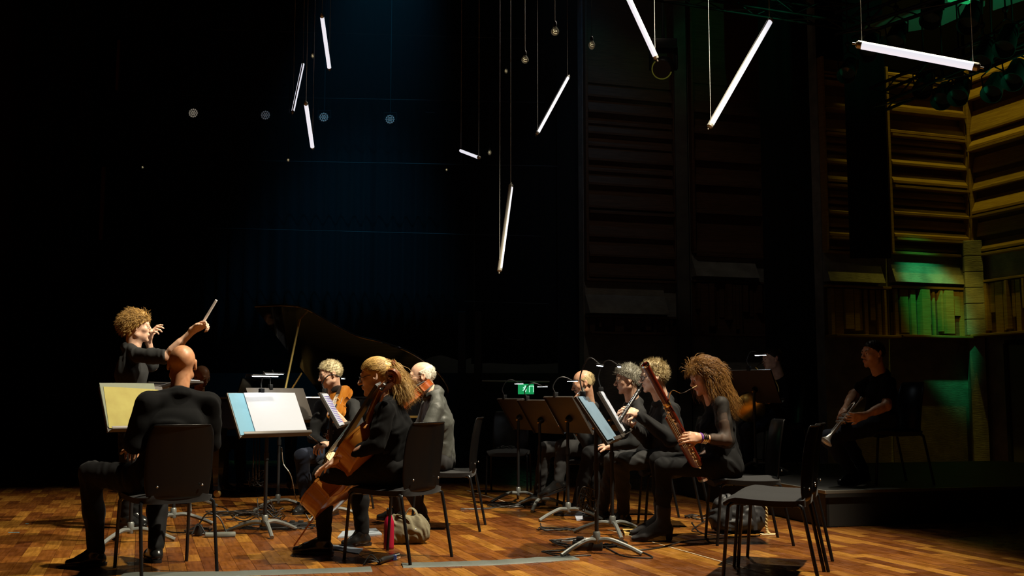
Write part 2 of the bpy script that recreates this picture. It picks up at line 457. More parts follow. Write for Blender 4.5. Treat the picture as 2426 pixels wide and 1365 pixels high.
def hand_sdf(W, D, N, side, curls, spread=.10, thumb=(.5, .7, .35), ts=30, sc=1., fl_=None):
    """W wrist, D towards the knuckles, N out of the palm, side +1 right hand. curls: base bend per finger in degrees (index..little)"""
    D = A3(Vector(D).normalized()); N = A3(N); N = _nz(N-D*(N@D)); T = np.cross(N, D)*(1 if side > 0 else -1)     # towards the thumb
    W = A3(W); S = SDF(); sc = sc*.97
    S.cone(W-D*.02, W+D*.03*sc, .024*sc, .027*sc, k=.01, X=T, ratio=.74)
    base = [(.030, .088), (.010, .092), (-.011, .088), (-.030, .079)]
    ln = [(.044, .026, .020), (.049, .030, .021), (.045, .028, .020), (.035, .021, .018)]
    for i in range(4):
        t, l = base[i]; kn = W+(D*l+T*t)*sc
        S.cone(W+(D*.018+T*t*.62)*sc, kn, .0135*sc, .0112*sc, k=.010)
        ang = math.radians(curls[i]); sp = spread*(1.5-i)
        d0 = _nz(D*math.cos(sp)+T*math.sin(sp)); p = kn; a = ang*.8
        for q in range(3):
            d = d0*math.cos(a)+N*math.sin(a); e = p+d*ln[i][q]*sc
            r = (.0098, .0085, .0074, .0062)
            S.cone(p, e, r[q]*sc, r[q+1]*sc, k=.004); p = e; a += ang*(1.0 if q == 0 else .7)
    S.cone(W+(D*.02+T*.012)*sc, W+(D*.042+T*.030+N*.006)*sc, .016*sc, .0145*sc, k=.012)
    d = _nz(D*thumb[0]+T*thumb[1]+N*thumb[2]); p = W+(D*.040+T*.030+N*.006)*sc
    e = p+d*.034*sc; S.cone(p, e, .0125*sc, .0105*sc, k=.006)
    c = math.radians(ts); d2 = _nz(d*math.cos(c)+(_nz(D*.8-T*.5+N*.2))*math.sin(c)); S.cone(e, e+d2*.030*sc, .0105*sc, .0080*sc, k=.004)
    S.ell(W+(D*.05-N*.002)*sc, (.036*sc, .045*sc, .013*sc), np.array([T, D, N]).T, k=.012)
    return S
def strands(P, D, L, seg=6, r=.0016, grav=0., curl=(0, 0), wave=0., cen=None, rad=None, seed=0, fan=.15, taper=.35, tgt=None):
    """P roots, D directions (N,3), L lengths (N,) -> 3-sided tubes"""
    rg = np.random.default_rng(seed); N = len(P)
    D = D+rg.normal(size=D.shape)*fan; D /= np.linalg.norm(D, axis=1)[:, None]+1e-9
    side = np.cross(D, rg.normal(size=D.shape)); side /= np.linalg.norm(side, axis=1)[:, None]+1e-9
    pts = [P.copy()]; p = P.copy(); d = D.copy(); ph = rg.uniform(0, 6.28, N); ss = L/seg
    G = np.array(grav, float) if not np.isscalar(grav) else np.array([0, 0, -grav], float)
    for k in range(seg):
        if tgt is not None:
            d = .35*d+.65*(tgt-p)/(np.linalg.norm(tgt-p, axis=1)[:, None]+1e-9); d /= np.linalg.norm(d, axis=1)[:, None]+1e-9
        b = np.cross(d, side); b /= np.linalg.norm(b, axis=1)[:, None]+1e-9
        w = d.copy()
        if curl[0]: a = ph+curl[1]*(k+1); w = d+curl[0]*(np.cos(a)[:, None]*side+np.sin(a)[:, None]*b)
        if wave: w = w+wave*np.sin(ph*.25+k*1.25)[:, None]*side
        p = p+w/np.linalg.norm(w, axis=1)[:, None]*ss[:, None]
        if cen is not None:
            q = (p-cen)/rad; l = np.linalg.norm(q, axis=1); ins = l < 1
            p = np.where(ins[:, None], cen+q/np.maximum(l, .2)[:, None]*rad, p)
        pts.append(p.copy()); d = d+G/seg; d /= np.linalg.norm(d, axis=1)[:, None]
    pts = np.stack(pts, 1); K = seg+1
    t = np.gradient(pts, axis=1); t /= np.linalg.norm(t, axis=2)[:, :, None]+1e-9
    x = np.cross(t, np.broadcast_to(side[:, None, :], t.shape)); x /= np.linalg.norm(x, axis=2)[:, :, None]+1e-9
    y = np.cross(t, x); rr = r*np.linspace(1, taper, K)[None, :, None]
    rr = rr*np.where(np.arange(K) == K-1, .3, 1.)[None, :, None]
    ring = np.stack([pts+rr*(x*math.cos(a)+y*math.sin(a)) for a in (0, 2.094, 4.189)], 2)
    v = ring.reshape(-1, 3); n0 = np.arange(N)[:, None, None]*K*3; k0 = np.arange(K-1)[None, :, None]*3; j = np.arange(3)[None, None, :]
    j2 = (j+1) % 3; a = n0+k0+j; b = n0+k0+j2
    f = np.stack([a, b, b+3, a+3], -1).reshape(-1, 4)
    return v, f
def hair_mesh(st, seed=0, **o):
    """head-local hair -> list of (v,f)"""
    rg = np.random.default_rng(seed); C = np.array([0, -.014, .030]); R0 = np.array([.0735, .094, .083]); out = []
    def roots(n, mask, off):
        q = rg.normal(size=(n*7, 3)); q /= np.linalg.norm(q, axis=1)[:, None]; p = C+q*(R0+off); nn = q/(R0+off); nn /= np.linalg.norm(nn, axis=1)[:, None]
        k = mask(p); return p[k][:n], nn[k][:n]
    back = np.array([0, -1., 0])
    line = lambda p, d=0.: (p[:, 2] > .80*p[:, 1]+.004+d+np.where(np.abs(p[:, 0]) > .055, .012*np.sign(p[:, 1]+.02), 0)) & ~((p[:, 2] < .028) & (p[:, 1] > -.035) & (np.abs(p[:, 0]) > .05))
    def shell(off, k=.0, n=(0, -.62, .78), c=.004, vox=.004, noise=None, extra=None):
        S = SDF().ell(C, R0+off, k=.005)
        if extra: extra(S)
        S.cut(n, c)
        if k: S.p.append(('h', np.array([0, 0, -1.]), -k, .004))
        return S.mesh(vox, noise)
    fz = lambda amp, wl: folds(amp, wl, seed)
    if st in ('short', 'wavy', 'crop', 'tousled'):
        off = {'short': .007, 'wavy': .013, 'crop': .004, 'tousled': .011}[st]
        def ex(S):
            for s in (-1, 1): S.ell((.060*s, -.035, .02), (.017+off*.5, .05, .055), k=.012)
            for s in (-1, 1): S.cone((.064*s, .012, .03), (.070*s, .012, .0), .012, .007, k=.008)
            if st in ('wavy', 'tousled'): S.ell((0, .02, .085), (.062, .065, .038), k=.02)
        out.append(shell(off, noise=fz(.0035, .03), extra=ex))
        n = {'short': 2200, 'wavy': 2400, 'crop': 0, 'tousled': 2400}[st]
        if n:
            p, nn = roots(n, line, off-.003)
            sw = np.array(o.get('sweep', (0, .1, .35)))
            sw = sw[None, :]+np.stack([.5*np.sin(p[:, 1]*60+p[:, 2]*40), .0*p[:, 0], .4*np.cos(p[:, 0]*55)], 1); sw = sw-nn*(sw*nn).sum(1)[:, None]
            d = nn*(.26 if st == 'short' else .16)+sw*.9
            out.append(strands(p, d, rg.uniform(.6, 1.2, len(p))*{'short': .024, 'wavy': .040, 'tousled': .044}[st], 5, .0013, .45, (0, 0), .45 if st != 'short' else .1, seed=seed, fan=.17))
    if st == 'curly':
        def ex(S):
            S.ell((0, -.055, .05), (.074, .072, .078), k=.02); S.ell((0, .0, .088), (.064, .068, .042), k=.02); S.ell((0, -.075, .0), (.064, .05, .05), k=.02)
            for s in (-1, 1): S.ell((.064*s, -.045, .01), (.026, .05, .06), k=.015)
        out.append(shell(.016, c=-.006, noise=fz(.009, .036), extra=ex))
        p, nn = roots(2300, lambda p: line(p, -.008), .020)
        out.append(strands(p, nn*.28+back*.6+np.array([0, 0, -.1]), rg.uniform(.5, 1.1, len(p))*.065, 9, .0017, .9, (.55, .9), .8, seed=seed, fan=.32))
    if st == 'fringe':
        S = SDF().ell(C, R0+.0035, k=.005)
        for s in (-1, 1): S.ell((.062*s, -.03, .0), (.014, .045, .045), k=.012)
        S.cut((0, -.72, .69), .010); S.cut((0, -.42, -.90), -.042)
        out.append(S.mesh(.004, fz(.0012, .02)))
        p, nn = roots(380, lambda p: line(p) & (p[:, 2] < .045-.30*p[:, 1]) & (p[:, 1] < .0), .002)
        out.append(strands(p, nn*.4+np.array([0, -.5, -.6]), rg.uniform(.6, 1.2, len(p))*.014, 3, .0014, .2, seed=seed))
    if st == 'pony':
        clip = np.array(o.get('clip', (.0, -.125, .035)))
        out.append(shell(.010, c=-.002, noise=fz(.0016, .02), extra=lambda S: (S.ell((0, -.075, .035), (.058, .06, .055), k=.02), S.cone((0, -.09, .035), clip+np.array([0, .02, 0]), .034, .014, k=.02))))
        p, nn = roots(2600, lambda p: line(p, .0), .010)
        d = clip[None, :]-p; dl = np.linalg.norm(d, axis=1)
        d = d/dl[:, None]; d = d-nn*(d*nn).sum(1)[:, None]*.9
        out.append(strands(p, d, dl*1.12, 7, .0014, (clip-C)*0, cen=C, rad=R0+.0125, seed=seed, fan=.05, taper=.9, tgt=clip+rg.normal(size=p.shape)*.012))
        n = 2300; q = clip+rg.normal(size=(n, 3))*np.array([.018, .010, .015]); dd = np.tile(np.array(o.get('tail', (.1, -.35, -1.))), (n, 1))
        out.append(strands(q, dd, rg.uniform(.55, 1.05, n)*o.get('tail_len', .30), 8, .0012, .55, (.16, .7), .40, seed=seed+1, fan=.20))
    if st == 'long':
        out.append(shell(.011, c=-.010, noise=fz(.004, .035), extra=lambda S: (S.ell((0, -.05, .070), (.070, .070, .060), k=.03), S.ell((0, -.075, .015), (.066, .045, .075), k=.03), S.ell((0, -.035, .110), (.045, .05, .026), k=.02))))
        p, nn = roots(2200, lambda p: line(p, -.004) & (p[:, 2] > -.03), .018)
        d = back*.9+np.array([0, 0, -.2])-nn*((back*.9+np.array([0, 0, -.2]))@nn.T)[:, None]+nn*.22
        out.append(strands(p, d, rg.uniform(.5, 1., len(p))*.12, 7, .0015, 1.6, (.20, .8), .55, cen=C, rad=R0+.018, seed=seed, fan=.16))
        p, nn = roots(2300, lambda p: line(p, -.02) & (p[:, 1] < .03) & (p[:, 2] < .06), .016)
        d = nn*.03+np.array([0, -.10, -1.])
        out.append(strands(p, d, rg.uniform(.6, 1.05, len(p))*.34, 9, .0015, .45, (.16, .82), .40, cen=C+np.array([0, 0, -.02]), rad=R0+.013, seed=seed+1, fan=.08))
        p, nn = roots(900, lambda p: (p[:, 1] > .015) & (p[:, 2] > .062) & (np.abs(p[:, 0]) < .07), .014)      # bangs
        out.append(strands(p, np.array([0, .75, .05])+nn*.25, rg.uniform(.7, 1.1, len(p))*.072, 7, .0015, 2.2, (.1, .6), .1, cen=C+np.array([0, .0, -.0]), rad=R0+.011, seed=seed+2, fan=.10))
        for s in (-1, 1):                                                                                       # locks beside the face
            n = 300; q = np.array([.064*s, .004, .04])+rg.normal(size=(n, 3))*np.array([.008, .012, .02])
            out.append(strands(q, np.tile(np.array([.25*s, .1, -1.]), (n, 1)), rg.uniform(.5, 1., n)*.24, 9, .0015, .4, (.25, .7), .5, cen=C, rad=R0+.012, seed=seed+3+s, fan=.1))
    return out
def brow_mesh(w=1.):
    S = SDF()
    for s in (-1, 1):
        S.cone((.016*s, .0865, .0215), (.034*s, .0835, .026), .0042*w, .0038*w, k=.004); S.cone((.034*s, .0835, .026), (.046*s, .0725, .0235), .0038*w, .002*w, k=.004)
    return S.mesh(.0025, folds(.0012, .008, 3))
def beard_mesh(kind):
    S = SDF()
    if kind == 'goatee':
        S.cone((-.022, .091, -.048), (.022, .091, -.048), .0058, k=.004); S.ell((0, .084, -.092), (.021, .014, .019), k=.01)
        for s in (-1, 1): S.cone((.025*s, .085, -.050), (.020*s, .084, -.085), .005, k=.006)
    else:
        for s in (-1, 1):
            S.cone((.063*s, .005, -.03), (.050*s, .035, -.075), .011, .014, k=.015); S.cone((.050*s, .035, -.075), (.018*s, .078, -.095), .014, .016, k=.015)
        S.ell((0, .078, -.098), (.026, .016, .02), k=.015); S.cone((-.022, .091, -.048), (.022, .091, -.048), .0058, k=.006)
    return S.mesh(.003, folds(.0022, .009, 5))
def xf(parts, R, t, sc=1.): return [(p[0]*sc@R.T+t, p[1]) for p in parts]

def torso_prims(S, J, w=0., fem=False, k=.05, wide=1., belly=0.):
    r = A3((J['shR']-J['shL']).normalized()); P, C, N = A3(J['pelvis']), A3(J['chest']), A3(J['neck'])
    u = _nz(N-P); f = np.cross(u, r); X = r
    hip = A3((J['hipR']-J['hipL']).normalized())
    wst = P+(C-P)*.55
    S.cone(P-u*.03, P+u*.06, .112+w, .108+w, k=k, X=hip, ratio=.70/wide)
    S.cone(P+u*.05, wst, .104+w+belly*.5, .094+w+belly, k=k, X=X, ratio=(.76 if not fem else .80)/wide)
    S.cone(wst, C, .096+w+belly*.6, .112+w, k=k, X=X, ratio=(.74 if not fem else .80)/wide)
    S.cone(C, N-u*.10, .112+w, .085+w, k=k, X=X, ratio=.66/wide)
    S.cone(A3(J['shL'])+r*.02, A3(J['shR'])-r*.02, .050+w, k=k*.6)
    for s in 'LR': S.cone(N+u*.0-f*.012, A3(J['sh'+s])+u*.004, .044+w, .036+w, k=k*.6)
    if fem:
        for s in (-1, 1): S.ball(C+f*.085+r*.07*s-u*.01, .058+w, k=.03)
def human(label, J, skin=None, top=CLOTH, bottom=TROUS, shoe=LEATHER, hair=None, hair_mat=None, nod=0., roll=0., hands={}, sleeve='long', group=None,
          fem=False, wide=1., belly=0., head={}, glasses=None, beard=None, brow=None, seed=0, vs=1., hs=1., jacket=False, collar=True, hair_o={}, arm=1., base=None, sheer=None, limb=1., parts=True, shoes='shoe', vee=None, fold=1.):
    skin = skin or SKIN
    loc = V(J['pelvis'].x, J['pelvis'].y, base if base is not None else 0.)
    for s in 'LR':                                           # feet that stand are set flat on the floor
        if J['toe'+s].z-loc.z < .12:
            J['an'+s].z = loc.z+(.135 if shoes == 'boot' else .090); J['toe'+s].z = loc.z+(.040 if shoes == 'boot' else .035)
    T = thing('person', label, 'person', loc, 0., group)
    Rh = head_axes(J['face'], nod, roll); th = A3(J['head'])
    # ---- body: torso and limbs coarse under the clothes, head / hands fine, one mesh
    B = SDF(); torso_prims(B, J, -.016, fem, .04, wide, belly)
    for s in 'LR':
        B.cone(J['sh'+s], J['el'+s], .038*arm, .034*arm, k=.03); B.cone(J['el'+s], J['wr'+s], .034*arm, .024, k=.02)
        B.cone(J['hip'+s], J['kn'+s], .072*limb, .050, k=.03); B.cone(J['kn'+s], J['an'+s], .046, .034, k=.02); B.cone(J['an'+s], J['toe'+s], .030, .026, k=.02)
    B.cone(A3(J['neck'])-np.array([0, 0, .03]), th-Rh[:, 2]*.06-Rh[:, 1]*.015, .050, .046, k=.03)
    bp = [B.mesh(.016)]
    H = head_sdf(dict(head, ears=True)); 
    if hs != 1.:
        H.p = [(('c', p[1]*hs, p[2]*hs, p[3]*hs, p[4]*hs, p[5]*hs, p[6], p[7], p[8]) if p[0] == 'c' else ('e', p[1]*hs, p[2]*hs, p[3], p[4]*hs, p[5])) for p in H.p]
    H.xform(Rh, th)
    nb = A3(J['neck']); fw = A3(J['f'])
    H.cone(nb-np.array([0, 0, .035])+fw*.01, th-Rh[:, 2]*.045*hs-Rh[:, 1]*.022*hs, .056 if not fem else .048, (.053 if not fem else .045)*hs, k=.022)
    H.cone(nb-np.array([0, 0, .03])+fw*.035, th-Rh[:, 2]*.085*hs+Rh[:, 1]*.012*hs, .036, .030*hs, k=.03)
    v, f = H.mesh(.0036*vs)
    c = v[f].mean(1); cl = (c-th)@Rh/hs
    lip = (((cl[:, 0]/.021)**2+((cl[:, 2]+.0605)/.0105)**2) < 1) & (cl[:, 1] > .083)
    bp.append((v, f, lip.astype(int)))
    for s in 'LR':
        h = dict(hands.get(s, {}))
        el, wr = J['el'+s], J['wr'+s]; d = h.pop('D', None) or (wr-el); n = h.pop('N', None) or V(0, 0, -1)
        cu = h.pop('curls', (35, 38, 42, 46))
        S = hand_sdf(wr, d, n, 1 if s == 'R' else -1, cu, **h)
        S.cone(A3(el), A3(wr), .036*arm, .0235, k=.015); S.cone(A3(el)+(A3(wr)-A3(el))*.25, A3(el)+(A3(wr)-A3(el))*.5, .036*arm, .032*arm, k=.02)
        if sleeve != 'long': S.cone(A3(J['sh'+s])*.5+A3(el)*.5, A3(el), .040*arm, .037*arm, k=.02)
        bp.append(S.mesh(.0042*vs))
    body = np_obj('body', bp, [skin, LIP], T)
    # ---- eyes, brows
    for sx in (-1, 1):
        e = MB(); o = th+Rh@np.array([.031*sx, .0782, .0015])*hs
        e.ball(o, .0112*hs, 12); e.cm = 1; e.ball(o+Rh@np.array([0, .0068, -.0015])*hs, .0060*hs, 10)
        e.build('eye', [EYE_W, EYE_D], T, world=True)
    hm = hair_mat or EYE_D
    np_obj('eyebrows', xf([brow_mesh()], Rh, th, hs), brow or hm, T)
    if hair:
        np_obj('hair', xf(hair_mesh(hair, seed, **hair_o), Rh, th, hs), hm, T)
    if beard: np_obj('beard', xf([beard_mesh(beard)], Rh, th, hs), brow or hm, T)
    if glasses:
        g = MB(); L = MB()
        for sx in (-1, 1):
            cpt = [th+Rh@(np.array([.033*sx+.023*math.cos(a)*1.0, .096-.010*abs(math.cos(a))*(1 if math.cos(a)*sx > 0 else 0), -.003+.0165*math.sin(a)])*hs) for a in np.linspace(0, 2*PI, 20, endpoint=False)]
            g.tube(cpt, .0014 if glasses == 'metal' else .0024, 6, closed=True)
            cc = sum((Vector(q) for q in cpt), V(0, 0, 0))/len(cpt); nfn = Vector(Rh[:, 1])
            L.add([cc+nfn*.0006]+[Vector(q) for q in cpt], [(0, i+1, (i+1) % 20+1) for i in range(20)])
            g.tube([th+Rh@(np.array(q)*hs) for q in ((.056*sx, .086, .003), (.068*sx, .06, .006), (.077*sx, .0, .012), (.078*sx, -.02, .0))], .0013 if glasses == 'metal' else .0022, 6)
        g.tube([th+Rh@(np.array(q)*hs) for q in ((-.011, .096, .002), (0, .1, .005), (.011, .096, .002))], .0014, 6)
        go = g.build('glasses', FR_M if glasses == 'metal' else FR_D, T, world=True)
        lo = L.build('lens', GLASS, T, world=True); lo.parent = go
    # ---- clothes
    C = SDF(); torso_prims(C, J, .0, fem, .05, wide, belly)
    up = _nz(A3(J['neck'])-A3(J['pelvis'])); ff = A3(J['f'])
    for s in 'LR':
        sh, el, wr = A3(J['sh'+s]), A3(J['el'+s]), A3(J['wr'+s]); g = .010 if not jacket else .018
        C.cone(sh+(el-sh)*(.04 if sleeve != 'none' else -.06), sh+(el-sh)*(.55 if sleeve != 'none' else .0), (.047+g)*arm, (.044+g)*arm, k=.028)
        if sleeve == 'long':
            C.cone(sh+(el-sh)*.5, el, (.043+g)*arm, (.039+g)*arm, k=.02); C.cone(el, wr-(wr-el)*.06, (.038+g)*arm, (.027+g*.7), k=.02)
        elif sleeve == 'elbow':
            C.cone(sh+(el-sh)*.5, el-(el-sh)*.08, (.049+g)*arm, (.046+g)*arm, k=.03)
        elif sleeve == 'short':
            C.cone(sh+(el-sh)*.4, sh+(el-sh)*.62, (.050+g)*arm, (.050+g)*arm, k=.03)
        elif sleeve == 'rolled':
            C.cone(sh+(el-sh)*.5, el, (.049+g)*arm, (.044+g)*arm, k=.03); C.cone(el, el+(wr-el)*.35, (.043+g)*arm, (.044+g*.7), k=.03)
    if jacket:
        P = A3(J['pelvis']); rr = A3(J['r'])
        C.cone(P-up*.02-ff*.02, P+up*.12, .135, .118, k=.05, X=rr, ratio=.72/wide)
        for s in (-1, 1): C.cone(P+rr*.14*s-ff*.02, P+rr*.16*s+ff*.10-up*.06, .055, .03, k=.04)
    if collar:
        nk = A3(J['neck']); R0 = .062 if not fem else .056
        ring = [nk+up*(-.004-.020*math.cos(a))+(A3(J['r'])*math.sin(a)+ff*math.cos(a))*R0+ff*.014 for a in np.linspace(0, 2*PI, 21)]
        for a, b in zip(ring[:-1], ring[1:]): C.cone(a, b, .0125, k=.010); C.cone(a-up*.022+(a-nk)*.18, b-up*.022+(b-nk)*.18, .012, k=.02)
    v, f = C.mesh(.0082*vs, folds(.0062*fold, .075, seed+1))
    cloth = np_obj('jacket' if jacket else 'shirt', [(v, f)], top, T)
    if sheer is not None:
        Sh = SDF()
        for s in 'LR':
            sh, el, wr = A3(J['sh'+s]), A3(J['el'+s]), A3(J['wr'+s])
            Sh.cone(sh+up*.012, sh+(el-sh)*.5, .058, .052, k=.03); Sh.cone(sh+(el-sh)*.5, el, .052, .050, k=.03); Sh.cone(el, el+(wr-el)*.55, .048, .040, k=.03)
        np_obj('sleeves', [Sh.mesh(.008, folds(.004, .05, seed+3))], sheer, T)
    Q = SDF(); P = A3(J['pelvis']); hip = A3((J['hipR']-J['hipL']).normalized())
    Q.cone(P-up*.02, P+up*.09, .119, .107, k=.05, X=hip, ratio=.69/wide)
    for s in 'LR':
        hp, kn, an = A3(J['hip'+s]), A3(J['kn'+s]), A3(J['an'+s])
        Q.cone(hp, kn, .092*limb, .066*limb, k=.05); Q.cone(kn, kn+(an-kn)*.5, .064*limb, .056*limb, k=.03); Q.cone(kn+(an-kn)*.5, an+(kn-an)*.02, .056*limb, .046*limb, k=.03)
    np_obj('trousers', [Q.mesh(.0098*vs, folds(.0065*fold, .07, seed+2))], bottom, T)
    for s in 'LR':
        an, to = A3(J['an'+s]), A3(J['toe'+s]); d = _nz(to-an); hz = an-np.array([0, 0, 0]); K = SDF()
        fw = to-an; fw[2] = 0; fw = _nz(fw); sl = _nz(to-an-np.array([0, 0, -.055 if shoes != 'boot' else -.072])); dn = np.cross(np.cross(sl, [0, 0, 1.]), sl); dn = -_nz(dn)
        heel = an+dn*.050-sl*.030; ball_ = to+dn*.005-sl*.02; tip = to+dn*.010+sl*.050
        sx = np.cross(sl, dn)
        K.cone(heel, ball_, .032, .034, k=.02, X=sx, ratio=.84); K.cone(ball_, tip, .031, .020, k=.02, X=sx, ratio=.72); K.cone(an+dn*.008-sl*.002, heel+sl*.02, .042, .037, k=.015)
        K.cone(an+dn*.012+sl*.02, ball_-dn*.008, .038, .030, k=.02)
        if shoes == 'boot':
            up2 = (A3(J['kn'+s])-an); up2 = _nz(up2); K.cone(an, an+up2*.10, .046, .052, k=.02); hb_ = heel.copy(); hb_[2] = loc.z+.024; K.cone(heel, hb_, .028, .024, k=.006); K.p.append(('h', np.array([0, 0, 1.]), loc.z+.002, .004))
        ko = np_obj('boot' if shoes == 'boot' else 'shoe', [K.mesh(.006*vs)], shoe, T)
        sm = MB(); O = Matrix((Vector(sl), Vector(sx), Vector(-dn))).transposed()
        L = float(np.linalg.norm(tip-heel)); prof = [(-.036, -.014), (-.028, -.026), (0, -.032), (.35*L, -.031), (.62*L, -.041), (.85*L, -.038), (L+.005, -.024), (L+.018, -.008)]
        poly = [(x, y) for x, y in prof]+[(x, -y) for x, y in prof[::-1]]
        sm.prism(poly, mat4(heel+dn*.030, O), -.008, .008)
        if shoes != 'boot': so = sm.build('sole', FR_D, T, world=True); so.parent = ko
    return T
# ------------------------------------------------------------------ the setting
def mat_wood(name, c1, c2, c3, source, rough=.27):
    """boards: each piece its own tone, grain along local x"""
    m = mat(name, c1, rough, spec=.4); nt = m.node_tree; b = nt.nodes['Principled BSDF']
    if source == 'object': r = nt.nodes.new('ShaderNodeObjectInfo').outputs['Random']
    else: r = nt.nodes.new('ShaderNodeNewGeometry').outputs['Random Per Island']
    cr = nt.nodes.new('ShaderNodeValToRGB'); e = cr.color_ramp.elements
    e[0].position = 0; e[0].color = (*c1, 1); e[1].position = 1; e[1].color = (*c3, 1); n = e.new(.55); n.color = (*c2, 1)
    nt.links.new(r, cr.inputs[0])
    tc = nt.nodes.new('ShaderNodeTexCoord'); mp = nt.nodes.new('ShaderNodeMapping'); mp.inputs['Scale'].default_value = (3, 40, 3)
    nt.links.new(tc.outputs['Object'], mp.inputs['Vector'])
    vm = nt.nodes.new('ShaderNodeVectorMath'); vm.operation = 'MULTIPLY_ADD'
    cb = nt.nodes.new('ShaderNodeCombineXYZ'); nt.links.new(r, cb.inputs[0]); nt.links.new(r, cb.inputs[2])
    nt.links.new(cb.outputs[0], vm.inputs[0]); vm.inputs[1].default_value = (37, 37, 37); nt.links.new(mp.outputs[0], vm.inputs[2])
    no = nt.nodes.new('ShaderNodeTexNoise'); no.inputs['Scale'].default_value = 1.4; no.inputs['Detail'].default_value = 6; nt.links.new(vm.outputs[0], no.inputs['Vector'])
    mx = nt.nodes.new('ShaderNodeMix'); mx.data_type = 'RGBA'; mx.blend_type = 'MULTIPLY'; mx.inputs[0].default_value = .8
    gr = nt.nodes.new('ShaderNodeValToRGB'); g = gr.color_ramp.elements; g[0].position = .3; g[0].color = (.42, .36, .32, 1); g[1].position = .7; g[1].color = (1, 1, 1, 1)
    nt.links.new(no.outputs['Fac'], gr.inputs[0]); nt.links.new(cr.outputs[0], mx.inputs[6]); nt.links.new(gr.outputs[0], mx.inputs[7]); nt.links.new(mx.outputs[2], b.inputs['Base Color'])
    # worn lacquer: patchy gloss and fine scratches
    n2 = nt.nodes.new('ShaderNodeTexNoise'); n2.inputs['Scale'].default_value = 9; n2.inputs['Detail'].default_value = 8; nt.links.new(tc.outputs['Object'], n2.inputs['Vector'])
    rg_ = nt.nodes.new('ShaderNodeMapRange'); rg_.inputs[1].default_value = .3; rg_.inputs[2].default_value = .7; rg_.inputs[3].default_value = rough-.10; rg_.inputs[4].default_value = rough+.16
    nt.links.new(n2.outputs['Fac'], rg_.inputs[0]); nt.links.new(rg_.outputs[0], b.inputs['Roughness'])
    bp = nt.nodes.new('ShaderNodeBump'); bp.inputs['Strength'].default_value = .12; bp.inputs['Distance'].default_value = .003
    nt.links.new(n2.outputs['Fac'], bp.inputs['Height']); nt.links.new(bp.outputs[0], b.inputs['Normal'])
    return m
W1, W2, W3 = (.105, .031, .0065), (.20, .069, .0115), (.345, .158, .0245)
FLOOR_O = mat_wood('parquet_block', W1, W2, W3, 'object'); FLOOR_I = mat_wood('parquet_blocks_far', W1, W2, W3, 'island')
JOINT = mat('floor_joint_dark', (.03, .012, .004), .7)
FA = math.radians(19.3)                         # blocks run away to the left
fd = V(-math.sin(FA), math.cos(FA), 0); fe = V(math.cos(FA), math.sin(FA), 0)
floor = MB().box((0, 10, -.11), (40, 40, .2)).build('floor', JOINT, None, False); tag(floor, 'worn wooden parquet stage floor', None, kind='structure')
def proj(p):
    y = p[1]*_c+(p[2]-HCAM)*_s; z = -p[1]*_s+(p[2]-HCAM)*_c
    return (1213+FPX*p[0]/y, 682.5-FPX*z/y) if y > .2 else (-9999, -9999)
rp = random.Random(5); blocks = []
PWID = .097
for i in range(-85, 165):
    e0 = i*PWID; s = -4+rp.random()*.3
    while s < 20:
        L = rp.choice((.28, .36, .45, .58)); c = fe*(e0+PWID/2)+fd*(s+L/2); q = proj(c); s += L
        if -8 < c.x < 10.5 and .3 < c.y < 17.2: blocks.append((q, c, L))
def seen(q): return (0 <= q[0] <= 2426 and 1000 < q[1] <= 1380)
blocks.sort(key=lambda b: -(b[0][1]) if seen(b[0]) and b[0][0] < 2000 else 0)
meshes = {}
for L in (.28, .36, .45, .58):
    b = MB().box((0, 0, -.010), (L-.0022, PWID-.0022, .020)); me_o = b.build('floor_block', FLOOR_O, None, False); meshes[L] = me_o.data; bpy.data.objects.remove(me_o)
rot = Matrix.Rotation(math.atan2(fd.y, fd.x), 3, 'Z')
far = MB()
for n, (q, c, L) in enumerate(blocks):
    dz = rp.uniform(-.0006, .0003)
    if n < 300:
        o = bpy.data.objects.new('floor_block', meshes[L]); link(o, floor); o.location = (c.x, c.y, dz); o.rotation_euler = (0, 0, math.atan2(fd.y, fd.x))
    else:
        l = rot.inverted() @ c; far.box((l.x, l.y, -.010+dz), (L-.0022, PWID-.0022, .020))
fo = far.build('floor_blocks', FLOOR_I, floor, False); fo.rotation_euler = (0, 0, math.atan2(fd.y, fd.x)); fo['kind'] = 'stuff'

PLASTER = mat('pale_plaster', (.20, .20, .17), .9, noise=(3., (.15, .15, .13)), bump=(30, .2, .01))
CONCRETE = mat('board_marked_concrete', (.30, .30, .28), .85, noise=(5, (.20, .20, .19), 6), bump=(14, .4, .02, (1, 1, 6)))
BLACKW = mat('black_painted_wall', (.010, .010, .011), .9)
VELVET = mat('black_velvet', (.010, .011, .013), .95, spec=.1, sheen=.1)
STEEL_D = mat('dark_steel', (.03, .03, .032), .4, .8)
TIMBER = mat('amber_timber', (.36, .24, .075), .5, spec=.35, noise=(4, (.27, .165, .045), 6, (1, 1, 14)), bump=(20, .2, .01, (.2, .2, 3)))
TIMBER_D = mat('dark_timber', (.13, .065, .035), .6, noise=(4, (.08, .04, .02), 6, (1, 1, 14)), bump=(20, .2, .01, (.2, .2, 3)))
RIG = mat('rig_black', (.012, .012, .013), .45, .3)
def struct(o, label=None): o['kind'] = 'structure'; return tag(o, label)

